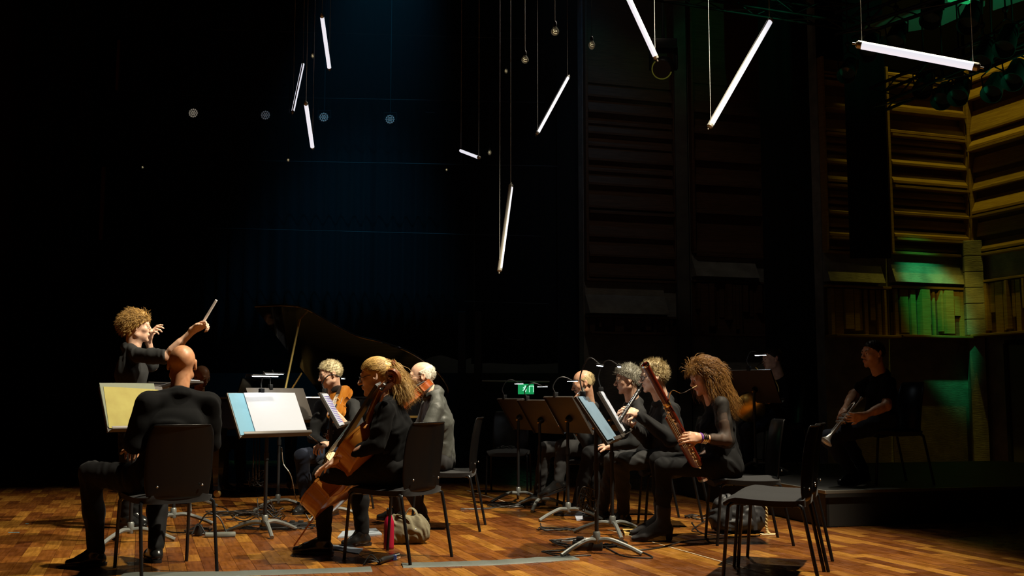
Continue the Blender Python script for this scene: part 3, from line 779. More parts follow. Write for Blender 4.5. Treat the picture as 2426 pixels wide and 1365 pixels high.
wb = struct(MB().box((-4, 19.6, 5), (26, .2, 12)).build('wall_back', PLASTER, None, False), 'pale plastered rear wall behind the black drapes')
wl = struct(MB().box((-8.2, 9, 5), (.2, 24, 12)).build('wall_left', mat('dark_red_wall', (.05, .014, .008), .9), None, False), 'dark wall at the left of the stage')
for px, y0, y1, w in ((282, 95, 215, 7), (246, 395, 570, 9)):
    a, b = at(px, y0, 17.4), at(px, y1, 17.4)
    MB().box((a.x, 17.4, (a.z+b.z)/2), (w/144, .06, a.z-b.z), bev=.01).build('trim', mat('rust_batten', (.20, .07, .02), .7), wb, False)
cl_ = struct(MB().box((1, 8, 11.4), (24, 32, .2)).build('ceiling', BLACKW, None, False), 'black hall ceiling high above the stage')
wf = struct(MB().box((0, -5.9, 5), (24, .2, 12)).build('wall_front', BLACKW, None, False), 'black wall behind the camera')
wr_ = struct(MB().box((12.4, 6, 5), (.2, 26, 12)).build('wall_right', BLACKW, None, False), 'dark side wall of the hall at the right')

def drape(label, x0, x1, Y, z0, z1, wl_=.22, amp=.05, hem=None, seed=0, along=V(1, 0, 0), name='stage_drape', group=None):
    rg = random.Random(seed); n = int((x1-x0)/.035); m = MB(); vs = []; fs = []; ph = 0; O = V(0, 0, 0)
    T = thing(name, label, 'curtain', (x0 if along.x > .99 else x0, Y, z0), 0, group)
    nv = V(-along.y, along.x, 0); cols = 9
    for i in range(n+1):
        t = i/n*(x1-x0); ph += .035*2*PI/wl_*rg.uniform(.7, 1.3)
        hz = z0+(hem(t) if hem else 0)
        for k in range(cols):
            z = hz+(z1-hz)*k/(cols-1); a = amp*(1-.5*k/(cols-1))
            p = along*t+nv*(a*math.sin(ph))
            vs.append((p.x, p.y, z-z0))
    for i in range(n):
        for k in range(cols-1): a = i*cols+k; fs.append((a, a+cols, a+cols+1, a+1))
    m.add(vs, fs); o = m.build('cloth', VELVET, T, True, angle=180)
    so = o.modifiers.new('t', 'SOLIDIFY'); so.thickness = .006
    mm = MB(); mm.tube([V(0, 0, z1-z0+.02), along*(x1-x0)+V(0, 0, z1-z0+.02)], .024, 8); mm.build('batten_pipe', STEEL_D, T)
    return T
YB = 17.8
def zpx(py, Y): return at(1213, py, Y).z
def xpx(px, Y): return (px-1213)/FPX*Y*1.0   # near enough at the horizon row
drape('wide black velvet backdrop with a scalloped hem behind the piano', xpx(-60, YB), xpx(1124, YB), YB, zpx(848, YB), 10.6, hem=lambda t: .04*math.sin(t*9), seed=1)
drape('narrow black velvet backdrop above the green exit sign', xpx(1116, YB), xpx(1340, YB), YB+.06, zpx(862, YB), 10.6, hem=lambda t: .012*math.sin(t*5), seed=2)
drape('black velvet leg hanging between the two timber wall bays', xpx(1815, 16.2), xpx(1962, 16.2), 16.2, .02, 10.6, seed=3)
drape('black velvet leg hanging beside the amber lit wall', xpx(2022, 14.8), xpx(2118, 14.8), 14.8, zpx(612, 14.8), 10.6, amp=.03, seed=4)
drape('black velvet leg hanging at the far left of the stage', -7.9, xpx(240, 16.6)-.3, 16.6, .02, 10.6, seed=5)
drape('black velvet strip hanging over the gap right of the exit sign', xpx(1322, 17.5), xpx(1372, 17.5), 17.5, .02, 10.6, seed=6)
for px in (1094, 1133):                                   # posts of the low stage front behind the drapes
    p = at(px, 900, 17.3); tag(MB().box((p.x, 17.3, 1.2), (.13, .1, 2.4), bev=.01).build('steel_post', STEEL_D, None, False), 'black steel post %s the pale wall strip' % ('left of the gap in' if px == 1094 else 'right of the gap in'), 'post')
p = at(1000, 884, 17.0)
lw = struct(MB().box((-2.2, 17.0, p.z/2), (8.2, .12, p.z)).build('wall_low', BLACKW, None, False), 'low black masking wall below the pale strip')
a, b = at(1142, 903, 16.85), at(1302, 905, 16.85)
MB().cyl(a, b, .018).build('rail', mat('grey_rail', (.45, .45, .42), .4, .6), lw)
# thin lighting bars strung across the black backdrop
for i, (x0, y0, x1, y1) in enumerate(((500, 70, 1260, 92), (430, 226, 1290, 243), (560, 380, 1320, 394), (480, 540, 1290, 560), (1100, 714, 1300, 720), (1204, 803, 1240, 807), (1008, 266, 1030, 267))):
    m = MB().cyl(at(x0, y0, 17.3), at(x1, y1, 17.3), .006, n=6)
    lab = ('topmost thin grey bar across the black backdrop', 'second thin grey bar below the top one on the backdrop', 'third thin grey bar across the black backdrop', 'thin grey bar crossing behind the lowest hanging light tube', 'short bright bar high above the exit sign', 'tiny bright bar above the exit sign', 'tiny bright bar beside the row of round lanterns')[i]
    T = thing('lighting_bar', lab, 'bar', at(x0, y0, 17.3), 0, 'bars across the backdrop'); m.build('tube', mat('bar_grey', (.05, .05, .052), .6, .2), T, world=True)
    for q in (at(x0, y0, 17.3), at(x1, y1, 17.3)): MB().cyl(q-T.location, V(q.x, q.y, 11.29)-T.location, .002, n=4).build('hanger_wire', RIG, T)

def bay(name, label, A, B, rows, z_frame, timber, seed, skirt=None, low=None, depth=.11, conc=CONCRETE, head=None):
    """wall bay from A to B (floor points): backing, tilted horizontal boards, frame, concrete skirt, hanging vertical slats"""
    A, B = Vector(A), Vector(B); d = (B-A).normalized(); n = V(d.y, -d.x, 0)                  # n points to the stage
    L = (B-A).length; R = Matrix((d, n, V(0, 0, 1))).transposed(); rg = random.Random(seed); mid = (A+B)/2
    w = struct(MB().box(mid-n*.10+V(0, 0, 5.2), (L+.02, .2, 10.4), R).build(name, conc, None, False), label)
    z0, z1 = z_frame
    MB().box(mid+n*.004+V(0, 0, (z0+z1)/2), (L, .01, z1-z0), R).build('backing', TIMBER_D, w, False)
    def P(t, y, z): return A+d*t+n*y+V(0, 0, z)
    if head: MB().box(P(L/2, .0, (head+10.4)/2), (L+.02, .14, 10.4-head), R).build('dark_cover', mat('painted_shade_black', (.002, .002, .002), 1., spec=.05), w, False)  # black cover added so the wall above the boards stays dark
    for (za, zb, pr) in rows:                                                              # one tilted board: foot stands proud
        m = MB(); e = .05; t0, t1 = e, L-e
        prof = [(.012, zb), (.03, zb), (pr, za+.035), (pr, za), (.012, za)]
        vs = [P(t0, y, z) for y, z in prof]+[P(t1, y, z) for y, z in prof]; k = len(prof)
        m.add(vs, [tuple(range(k)), tuple(range(2*k-1, k-1, -1))]+[(i, i+k, (i+1) % k+k, (i+1) % k) for i in range(k)])
        m.build('board', timber, w, False)
    for t in (.022, L-.022): MB().box(P(t, .06, (z0+z1)/2), (.045, .12, z1-z0), R, .006).build('trim', timber, w, False)
    MB().box(P(L/2, .06, z0-.02), (L, .13, .04), R, .006).build('trim', timber, w, False)
    if skirt:
        s0, s1, pr = skirt; prof = [(.0, s1), (.03, s1), (.05, s0+(s1-s0)*.68), (pr, s0), (0, s0)]; m = MB()
        vs = [P(0, y, z) for y, z in prof]+[P(L-pr*.9, y, z) for y, z in prof]; k = 5
        m.add(vs, [tuple(range(k)), tuple(range(2*k-1, k-1, -1))]+[(i, i+k, (i+1) % k+k, (i+1) % k) for i in range(k)])
        m.build('skirt', conc, w, False)
    if low:
        l0, l1 = low; MB().box(P(L/2, .012, (l0+l1)/2), (L, .02, l1-l0), R).build('backing', TIMBER_D, w, False)
        for zz, dd in ((l0, .30), (l1, .12)): MB().box(P(L/2, dd/2-.01, zz), (L, dd, .035), R, .005).build('trim', timber, w, False)  # lower trim made deep so that it shades the wall below
        t = .04
        while t < L-.1:
            ww = rg.choice((.05, .07, .10, .16)); pr = rg.choice((.03, .05, .09, .12)); ln = (l1-l0)*(1. if rg.random() < .4 else rg.uniform(.5, .95))
            MB().box(P(t+ww/2, pr/2+.02, l1-ln/2-.02), (ww-.012, pr, ln-.03), R).build('slat', timber, w, False); t += ww+rg.choice((0, .02, .05))
    return w, P, L
def zat(py, Y): return at(1213, py, Y).z
YC = 16.45; cx = xpx(2303, YC); Cn = V(cx, YC, 0)
# right, facet seen frontally (recedes to the right) : two bays
d1 = V(.944, .330, 0)
def on1(px):                                              # floor point of the facet under image column px
    k = (px-1213)/FPX; t = (Cn.x-k*Cn.y)/(d1.x-k*d1.y); return Cn-d1*t
def rows_px(lst, Y): return [(zat(a, Y), zat(b, Y), pr) for a, b, pr in lst]
ed = [(187, 174, .08), (197, 189, .12), (211, 199, .16), (266, 236, .12), (274, 267, .17), (322, 290, .12), (331, 323, .16), (346, 333, .06), (366, 350, .09), (397, 372, .13), (440, 412, .14), (452, 441, .18), (473, 458, .06), (490, 476, .08), (514, 494, .14), (543, 522, .06), (566, 548, .13), (574, 567, .18), (596, 583, .08)]
A2, B2 = on1(2110), on1(2300)
bay('wall_timber_bay', 'amber lit wall bay of horizontal boards above a green skirt', A2, B2, rows_px(ed, 16.1), (zat(600, 16.1), zat(170, 16.1)), TIMBER, 3, (zat(672, 16.1), zat(602, 16.1), .17), (zat(799, 16.1), zat(682, 16.1)), head=zat(172, 16.1))
A1, B1 = on1(1955), on1(2106)
bay('wall_timber_bay', 'dim wall bay of horizontal boards half behind a black drape', A1, B1, rows_px(ed, 15.8), (zat(600, 15.8), zat(150, 15.8)), TIMBER, 4, (zat(672, 15.8), zat(602, 15.8), .17), (zat(799, 15.8), zat(682, 15.8)), head=zat(150, 15.8))
# right, facet running towards the camera
d2 = V(math.sin(FA), -math.cos(FA), 0); A3_ = Cn+d2*.14+V(.05, 0, 0); B3_ = A3_+d2*6.5
ed2 = [(196, 172, .1), (237, 200, .12), (318, 262, .10), (352, 325, .14), (360, 353, .18), (408, 372, .08), (452, 420, .1), (507, 470, .14), (517, 508, .18), (560, 527, .06), (598, 572, .12)]
bay('wall_timber_bay', 'amber lit wall bay at the right edge with organ-pipe slats', A3_, B3_, rows_px(ed2, 16.2), (zat(602, 16.2), zat(165, 16.2)), TIMBER, 9, None, (zat(796, 16.2), zat(668, 16.2)), head=zat(165, 16.2))
pz = MB()                                                  # concrete pier in the corner, cast in lifts
cp = Cn-V(.02, .14, 0)
pier = struct(MB().box(cp+V(0, 0, 1.6), (.22, .3, 3.2), Matrix.Rotation(-.2, 3, 'Z')).build('wall_pier', CONCRETE, None, False), 'concrete corner pier cast in lifts')
for i in range(6):
    MB().box(cp+V(-.01, -.02, zat(800, YC)+.14+i*.245), (.27, .34, .236), Matrix.Rotation(-.2, 3, 'Z'), .008).build('cast_block', CONCRETE, pier, False)
a = A3_+d2*.45; R2 = Matrix((d2, V(d2.y, -d2.x, 0), V(0, 0, 1))).transposed()
dr = struct(MB().box(a+d2*.6+V(d2.y, -d2.x, 0)*.03+V(0, 0, .9), (.95, .05, 1.75), R2, .01).build('door_1', mat('grey_green_door', (.10, .11, .09), .6), None, False), 'grey flush door in the right wall below the slats')
MB().box(a+d2*.6+V(d2.y, -d2.x, 0)*.05+V(0, 0, 1.82), (1.05, .06, .06), R2).build('door_frame', BLACKW, dr, False)
MB().box(a+d2*.08+V(d2.y, -d2.x, 0)*.05+V(0, 0, .9), (.06, .06, 1.8), R2).build('door_frame', BLACKW, dr, False)
MB().cyl(a+d2*.95+V(d2.y, -d2.x, 0)*.06+V(0, 0, .95), a+d2*.95+V(d2.y, -d2.x, 0)*.12+V(0, 0, .95), .012).build('door_handle', STEEL_D, dr)
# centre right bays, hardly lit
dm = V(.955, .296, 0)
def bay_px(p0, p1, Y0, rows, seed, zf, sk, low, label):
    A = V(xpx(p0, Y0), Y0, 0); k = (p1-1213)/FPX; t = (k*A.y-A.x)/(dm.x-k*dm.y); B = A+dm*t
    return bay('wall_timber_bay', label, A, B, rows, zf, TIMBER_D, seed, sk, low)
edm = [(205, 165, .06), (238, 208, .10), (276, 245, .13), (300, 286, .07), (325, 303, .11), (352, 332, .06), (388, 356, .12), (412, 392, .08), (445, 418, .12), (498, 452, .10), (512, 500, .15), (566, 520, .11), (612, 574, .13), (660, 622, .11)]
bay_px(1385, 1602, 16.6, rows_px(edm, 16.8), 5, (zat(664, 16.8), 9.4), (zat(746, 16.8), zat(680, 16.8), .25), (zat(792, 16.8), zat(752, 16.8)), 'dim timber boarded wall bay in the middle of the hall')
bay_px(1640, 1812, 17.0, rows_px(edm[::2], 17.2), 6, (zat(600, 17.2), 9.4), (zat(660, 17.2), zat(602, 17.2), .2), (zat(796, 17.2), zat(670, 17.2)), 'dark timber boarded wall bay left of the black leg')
m = MB().box((xpx(1621, 16.9), 16.95, 4.6), (.20, .2, 9.2), bev=.01).build('wall_pilaster', mat('dark_concrete', (.12, .12, .115), .85, noise=(5, (.08, .08, .08), 6)), None, False); struct(m, 'slim concrete pilaster between the dim timber bays')
# ---- riser
RZ = .283; rc = fl(1955, 1163, RZ); ra = math.radians(14)
rl, rf = V(-math.sin(ra), math.cos(ra), 0), V(math.cos(ra), math.sin(ra), 0)
ris = thing('stage_riser', 'low black stage riser with a pale metal edge under the brass players', 'stage riser', (rc.x, rc.y, 0), ra)
RB = mat('black_riser_ply', (.016, .016, .015), .55, bump=(60, .2, .003)); RE = mat('riser_edge_metal', (.42, .40, .34), .35, .8)
for i in range(2):
    for j in range(2): MB().box((1.+i*2.0, .75+j*1.5, RZ-.03), (1.995, 1.495, .055), bev=.004).build('deck_panel', RB, ris, False)
MB().box((2., .012, RZ-.012), (4., .02, .026), bev=.003).build('edge_strip', RE, ris, False)
MB().box((.012, 1.5, RZ-.012), (.02, 3., .026), bev=.003).build('edge_strip', RE, ris, False)
MB().box((2, 2.99, RZ-.012), (4., .02, .026), bev=.003).build('edge_strip', RE, ris, False)
MB().box((2., .03, (RZ-.05)/2), (3.96, .02, RZ-.06)).build('skirt_board', RB, ris, False)
MB().box((.03, 1.5, (RZ-.05)/2), (.02, 2.96, RZ-.06)).build('skirt_board', RB, ris, False)
# ---- rig at the upper right
LENS = mat('lens_glass', (.05, .09, .09), .05, spec=1.)
def lantern(label, p, aim, s=1., drop=True, group='stage lanterns'):
    p = Vector(p); T = thing('stage_lantern', label, 'stage light', p, 0, group); d = (Vector(aim)-p).normalized(); R = frame(d).to_4x4()
    MB().lathe([(.03*s, -.16*s), (.075*s, -.15*s), (.085*s, -.02*s), (.085*s, .0), (.09*s, .0), (.10*s, .14*s), (.095*s, .14*s), (.085*s, .03*s)], 20, R).build('body', RIG, T)
    if drop: MB().cyl(V(0, 0, .28*s), V(0, 0, 11.28-p.z), .010, n=6).build('drop_pole', RIG, T)
    MB().lathe([(.0, .02*s), (.08*s, .025*s), (.084*s, .04*s), (.0, .05*s)], 20, R).build('lens', LENS, T)
    m = MB(); x = R.to_3x3() @ V(1, 0, 0); m.tube([x*.1*s, x*.11*s+V(0, 0, .12*s), V(0, 0, .2*s), -x*.11*s+V(0, 0, .12*s), -x*.1*s], .008*s, 6); m.build('yoke', RIG, T)
    m = MB(); m.tube([V(0, 0, .2*s), V(0, 0, .27*s)], .012*s, 8); m.ball(V(0, 0, .28*s), .03*s, 8); m.build('hook_clamp', RIG, T)
    return T
def truss(label, a, b, w=.24):
    a, b = Vector(a), Vector(b); T = thing('lighting_truss', label, 'truss', a); R = frame(b-a); L = (b-a).length; n = int(L/.42)
    ch = [R @ V(x*w/2, y*w/2, 0) for x, y in ((-1, -1), (1, -1), (1, 1), (-1, 1))]; dz = R @ V(0, 0, 1)
    for c in ch: MB().cyl(c, c+dz*L, .020, n=8).build('chord', RIG, T)
    for k in range(4):
        m = MB(); c0, c1 = ch[k], ch[(k+1) % 4]
        pts = [(c0 if i % 2 == 0 else c1)+dz*(L*i/n) for i in range(n+1)]; m.tube(pts, .009, 6); m.build('lacing', RIG, T)
    return T
truss('upper black lighting truss over the right of the stage', at(2000, 60, 11.3), at(2560, -140, 8.7))
truss('lower black lighting truss in front of the amber wall', at(2080, 235, 12.6), at(2560, 30, 10.))
truss('short black truss end high over the centre', at(1500, -40, 12.5), at(2010, 40, 13.4))
GP = mat('reflector_panel_paint', (.10, .15, .13), .6)
for i, (pts, Y0, Y1, lb) in enumerate((([(2030, 90), (2200, 62), (2180, 20), (2060, 40)], 13.0, 12.3, 'left green lit ceiling reflector behind the upper truss'), ([(2215, 62), (2330, 10), (2335, -50), (2210, 5)], 12.6, 11.8, 'middle green lit ceiling reflector below the top exit sign'), ([(2350, 20), (2500, -30), (2490, -110), (2350, -40)], 12.2, 11.3, 'right green lit ceiling reflector at the corner of the picture'))):
    P4 = [at(x, y, Y0 if j < 2 else Y1) for j, (x, y) in enumerate(pts)]; c = sum(P4, V(0, 0, 0))/4
    T = thing('ceiling_reflector', lb, 'reflector panel', c, 0, 'ceiling reflectors'); nn = (P4[1]-P4[0]).cross(P4[3]-P4[0]).normalized()*.03
    m = MB(); m.add([p-c for p in P4]+[p-c+nn for p in P4], [(0, 1, 2, 3), (7, 6, 5, 4), (0, 4, 5, 1), (1, 5, 6, 2), (2, 6, 7, 3), (3, 7, 4, 0)]); m.build('panel', GP, T, False)
    m = MB(); m.cyl((P4[0]+P4[3])/2-c, (P4[1]+P4[2])/2-c, .02, n=6); m.build('rib', RIG, T)
LL = [(2060, 110, 8.8), (2125, 85, 8.6), (2190, 200, 9.2), (2235, 225, 9.0), (2275, 215, 8.8), (2330, 130, 8.2), (2385, 95, 8.0), (2405, 175, 8.3), (2210, 30, 8.4), (2300, 40, 8.1), (2010, 165, 9.6), (2355, 205, 8.6)]
WH = ['first from the left on the upper truss', 'second from the left on the upper truss', 'leftmost on the lower truss', 'hanging second on the lower truss', 'hanging third on the lower truss', 'right of the horizontal light tube', 'above the right picture edge slats', 'at the right edge beside the amber slats', 'between the two green reflectors', 'below the right green reflector', 'in the shadow beside the black leg', 'under the right end of the horizontal light tube']
for (px, py, Y), w in zip(LL, WH): lantern('black stage lantern '+w, at(px, py, Y*1.316), at(px-420, 1250, 8.0), 1.15)
EXIT_G = mat('exit_sign_green', (.02, .4, .15), .4, emit=(.02, .55, .16), estr=.55); EXIT_W = mat('exit_sign_white', (.9, .9, .9), .4, emit=(.6, 1., .8), estr=1.3)
# moving head in the middle, its yellow highlight painted as a faintly glowing arc
T = thing('moving_head_light', 'dark moving-head light with a painted yellow highlight under the long tube', 'stage light', at(1572, 160, 13.8)); q = frame(V(-.35, -1, -.5)).to_4x4()
MB().lathe([(.05, -.16), (.13, -.12), (.15, .0), (.14, .12), (.12, .14)], 20, q).build('head', RIG, T)
m = MB(); m.tube([q @ V(.13*math.cos(a), .13*math.sin(a), .13) for a in np.linspace(2.2, 5.9, 14)], .010, 6); m.build('rim', mat('painted_yellow_highlight', (.4, .36, .05), .3, emit=(.35, .38, .05), estr=.10), T)
m = MB(); m.box((0, 0, .30), (.34, .26, .14), bev=.02); m.build('base', RIG, T); m = MB()
for s in (-1, 1): m.box((.17*s, 0, .12), (.035, .12, .3), bev=.01)
m.build('arms', RIG, T); MB().cyl((0, 0, .36), (0, 0, 11.28-T.location.z), .02, n=8).build('drop_pole', RIG, T)
# round lanterns facing the camera on the rear bar
LG = mat('painted_lens_glint', (.5, .5, .45), .3, emit=(1., .88, .7), estr=.16); LG2 = mat('painted_lens_glint_dim', (.5, .5, .45), .3, emit=(.8, .85, 1.), estr=.05)  # faint emission stands in for reflections on the lenses
for (px, py, mm, lb) in ((458, 268, LG, 'leftmost round lantern of the rear row'), (629, 273, LG2, 'second round lantern of the rear row'), (767, 278, LG2, 'faint third round lantern of the rear row'), (924, 283, LG2, 'rightmost round lantern of the rear row')):
    p = at(px, py, 16.3); T = thing('round_lantern', lb+', face dotted with lenses', 'stage light', p, 0, 'round lanterns on the rear bar')
    MB().lathe([(.05, .16), (.085, .12), (.09, .0), (.085, -.01), (.08, .005)], 20, Matrix.Rotation(PI/2, 4, 'X') @ Matrix.Scale(-1, 4, V(0, 0, 1))).build('body', RIG, T)
    m = MB()
    for rr, n in ((0, 1), (.030, 6), (.060, 12)):
        for k in range(n): m.ball((rr*math.cos(2*PI*k/n), -.004, rr*math.sin(2*PI*k/n)), (.0125, .006, .0125), 8)
    m.build('lens_array', mm, T); m = MB(); m.tube([(-.1, .05, 0), (-.1, .05, .12), (.1, .05, .12), (.1, .05, 0)], .007, 6); m.build('yoke', RIG, T); MB().cyl((0, .05, .12), (0, .05, 11.28-p.z), .008, n=6).build('drop_pole', RIG, T)
# ------------------------------------------------------------------ chairs
CH_B = mat('chair_black_steel', (.014, .014, .015), .25, .4); CH_S = mat('chair_seat_fabric', (.020, .020, .021), .95, sheen=.05, spec=.2, bump=(500, .5, .002)); CH_P = mat('chair_back_plastic', (.005, .0046, .0046), .25, spec=.22)
SCREW = mat('screw_steel', (.4, .4, .4), .3, .9)
def make_chair():
    T = thing('stacking_chair', 'x', 'chair')
    # seat pad with a rolled front edge
    n = 12; prof = []
    for i in range(n+1):
        t = i/n; y = .225-.45*t; z = .462+.006*math.cos(t*PI)-(.040*(1-t/.20)**2 if t < .20 else 0)-.010*math.sin(t*PI); prof.append((y, z))
    m = MB(); vs = []; fs = []; k = 9
    for y, z in prof:
        w = .215-.025*max(0, (abs(y)-.17)/.055)**2
        for j in range(k):
            u = -1+2*j/(k-1); e = .016*abs(u)**4; vs.append((u*w, y, z-e))
        for j in range(k):
            u = 1-2*j/(k-1); vs.append((u*w*.98, y*.985, z-(.058 if y < .17 else .040)+.010*abs(u)**4))
    q = 2*k
    for i in range(n):
        for j in range(q): fs.append((i*q+j, i*q+(j+1) % q, (i+1)*q+(j+1) % q, (i+1)*q+j))
    fs += [tuple(range(q-1, -1, -1)), tuple(n*q+j for j in range(q))]
    m.add(vs, fs); m.build('seat', CH_S, T, True, angle=60)
    # moulded back: foot bends forward under the seat
    prof = [(-.150, .415), (-.205, .412), (-.228, .430), (-.236, .475), (-.242, .56), (-.252, .66), (-.268, .76), (-.285, .835), (-.293, .850), (-.301, .846)]
    m = MB(); vs = []; fs = []; k = 11
    for i, (y, z) in enumerate(prof):
        w = .20 if z > .5 else .17+.03*max(0, (z-.41)/.09)
        if z > .80: w -= .035*((z-.80)/.05)**2
        for j in range(k):
            u = -1+2*j/(k-1); vs.append((u*w, y+.030*u*u*(1 if z > .45 else .3), z))
    for i in range(len(prof)-1):
        for j in range(k-1): a = i*k+j; fs.append((a, a+1, a+k+1, a+k))
    m.add(vs, fs); bk = m.build('backrest', CH_P, T, True, angle=180)
    so = bk.modifiers.new('t', 'SOLIDIFY'); so.thickness = .011; so.offset = 0
    sb = bk.modifiers.new('s', 'SUBSURF'); sb.levels = sb.render_levels = 1
    m = MB()
    for s in (-1, 1): m.ball((.13*s, -.247, .50), (.007, .005, .007), 8)
    o = m.build('screws', SCREW, T); o.parent = bk
    for s in (-1, 1):
        MB().tube(bez([(.195*s, .16, .415), (.205*s, .185, .400), (.21*s, .195, .35), (.215*s, .225, .0)], 5), .0105, 8).build('leg', CH_B, T)
        MB().tube(bez([(.195*s, -.17, .415), (.205*s, -.21, .405), (.212*s, -.225, .36), (.215*s, -.295, .0)], 5), .0105, 8).build('leg', CH_B, T)
        MB().tube([(.195*s, .165, .415), (.195*s, -.175, .415)], .0105, 8).build('side_rail', CH_B, T)
    MB().tube([(-.195, .10, .408), (.195, .10, .408)], .009, 8).build('cross_bar', CH_B, T)
    MB().tube([(-.195, -.16, .408), (.195, -.16, .408)], .009, 8).build('cross_bar', CH_B, T)
    return T
chair0 = make_chair(); _used = []
def chair(x, y, yaw, label, z=0.):
    o = chair0 if not _used else copy_tree(chair0); _used.append(o)
    o.location = (x, y, z); o.rotation_euler = (0, 0, math.radians(yaw-90)); o['label'] = label; o['group'] = 'black stacking chairs'; return o
chair(-2.05, 6.34, 126, 'black stacking chair under the player with back to the camera')
chair(-.745, 6.80, 148, 'black stacking chair the cellist sits on')
chair(-.52, 8.30, 176, 'black stacking chair under the viola player')
chair(1.62, 7.53, 180, 'black stacking chair under the bassoon player')
chair(1.475, 6.16, 157, 'nearest empty black stacking chair at the front right')
chair(1.62, 6.56, 157, 'empty black stacking chair just behind the nearest empty one')
chair(1.24, 8.42, 180, 'black stacking chair under the clarinet player in a jacket')
chair(1.10, 9.22, 182, 'black stacking chair under the still sitter behind the clarinet player')
chair(.66, 9.75, 185, 'black stacking chair under the cross-legged oboe player')
chair(-1.62, 9.72, 215, 'black stacking chair under the violin player')
e_ = fl(1205, 1168); chair(e_.x, e_.y, -95, 'empty black stacking chair facing the audience with a cable coil on it')
chair(2.72, 10.95, 185, 'black stacking chair under the horn player on the riser', RZ)
chair(3.18, 9.05, 190, 'black stacking chair under the trumpet player on the riser', RZ)

# ------------------------------------------------------------------ music stands
ST_B = mat('stand_black', (.014, .014, .015), .4, .3); ST_G = mat('stand_leg_grey', (.20, .21, .20), .42, .55); ST_D = mat('stand_desk_black', (.050, .042, .036), .45, .2, bump=(200, .1, .001))
BRASS = mat('brass_knob', (.6, .38, .12), .3, .9); PAPER = mat('paper_white', (.345, .37, .44), .8, bump=(30, .1, .002)); PAPER_Y = mat('paper_yellowed', (.29, .26, .07), .8, noise=(6, (.24, .20, .05))); INK = mat('ink', (.03, .03, .05), .7); INK_V = mat('violet_ink', (.12, .08, .35), .7)
LAMP_E = mat('stand_lamp_led', (.9, .95, 1.), .4, emit=(.80, .92, 1.), estr=22.)
def stand(label, x, y, normal_yaw, z_mid=.90, tilt=28, W=.50, Hh=.34, z=0., base_rot=0., leg=.30, hi=False):
    """desk faces normal_yaw (degrees, horizontal direction towards the reader). local +Y = reader"""
    T = thing('music_stand', label, 'music stand', (x, y, z), math.radians(normal_yaw-90), 'black music stands')
    b = math.radians(base_rot)
    for i in range(3):
        a = b+2*PI*i/3; c, s = math.cos(a), math.sin(a)
        MB().tube(bez([(0.012*c, .012*s, .085), (.09*c, .09*s, .088), (.20*c, .20*s, .055), (leg*c, leg*s, .012)], 5), [.016]*8+[.015]*8, 8).build('leg', ST_G, T)
    MB().lathe([(.02, .06), (.024, .07), (.024, .13), (.018, .14)], 14).build('hub', ST_G, T)
    MB().cyl((0, 0, .10), (0, 0, z_mid-.06), .0135, n=10).build('pole', ST_B, T)
    MB().cyl((0, 0, z_mid*.62), (0, 0, z_mid*.62+.05), .019, n=10).build('collar', ST_B, T)
    t = math.radians(tilt); R = Matrix.Rotation(-t, 3, 'X')        # desk plane local: x across, z up the page, +y towards the reader... leaning back
    R = Matrix(((1, 0, 0), (0, math.cos(t), -math.sin(t)), (0, math.sin(t), math.cos(t))))
    c = V(0, .012, z_mid)
    dk = MB(); dk.box(c, (W, .004, Hh), R, .0018); d_ = dk.build('desk', ST_D, T)
    dk = MB(); dk.box(c+R @ V(0, .028, -Hh/2), (W, .058, .004), R, .0015); dk.box(c+R @ V(0, .056, -Hh/2+.010), (W, .004, .022), R, .0015)
    dk.build('ledge', ST_D, T)
    for sx in (-1, 1): MB().box(c+R @ V(sx*W/2, -.008, 0), (.004, .018, Hh), R).build('side_flange', ST_D, T, False)
    MB().box(c+R @ V(0, -.008, Hh/2), (W, .018, .004), R).build('top_flange', ST_D, T, False)
    MB().lathe([(.0, -.045), (.022, -.045), (.030, -.02), (.030, -.004)], 14, mat4(c+R @ V(0, -.002, -.03), R @ Matrix.Rotation(-PI/2, 3, 'X'))).build('tilt_boss', ST_B, T)
    MB().ball(c+R @ V(.0, -.05, -.03), .012, 10).build('tilt_knob', BRASS, T)
    T['_w'] = 0
    del T['_w']
    return dict(T=T, c=c, R=R, W=W, H=Hh)
def on_desk(s, x, zz, off=.006):
    """world point on the desk: x across, zz up from the middle"""
    return s['T'].matrix_basis @ (s['c']+s['R'] @ V(x, off, zz))
def desk_R(s): return s['T'].matrix_basis.to_3x3() @ s['R']
def sheet(s, label, x, zz, w, h, m=PAPER, thick=.003, off=.006, lines=None, roll=0., name='sheet_music', mats=None):
    R = desk_R(s) @ Matrix.Rotation(math.radians(roll), 3, 'Y'); p = on_desk(s, x, zz, off)
    T = thing(name, label, 'sheet music', p); T.rotation_euler = R.to_euler()
    b = MB(); n = 10; vs = []; fs = []
    for i in range(n+1):
        u = -w/2+w*i/n; bulge = .006*math.sin(PI*i/n)
        vs += [(u, thick+bulge, -h/2), (u, thick+bulge*.6, h/2), (u, 0, -h/2), (u, 0, h/2)]
    for i in range(n):
        a = i*4; c = a+4; fs += [(a, a+1, c+1, c), (a+2, c+2, c+3, a+3), (a, c, c+2, a+2), (a+1, a+3, c+3, c+1)]
    fs += [(0, 2, 3, 1), (n*4, n*4+1, n*4+3, n*4+2)]
    b.add(vs, fs); b.build('page', m, T)
    if lines:
        L = MB()
        for k in range(lines):
            zc = h/2-.03-(h-.06)*k/(lines-1); vv = []
            for i in range(13):
                u = -.44*w+.88*w*i/12; yy = thick+.006*math.sin(PI*(u/w+.5))+.0006; vv += [(u, yy, zc-.0026), (u, yy, zc+.0026)]
            L.add(vv, [(2*i, 2*i+1, 2*i+3, 2*i+2) for i in range(12)])
        L.build('printed_staves', INK_V if lines > 12 else INK, T, False)
    return T
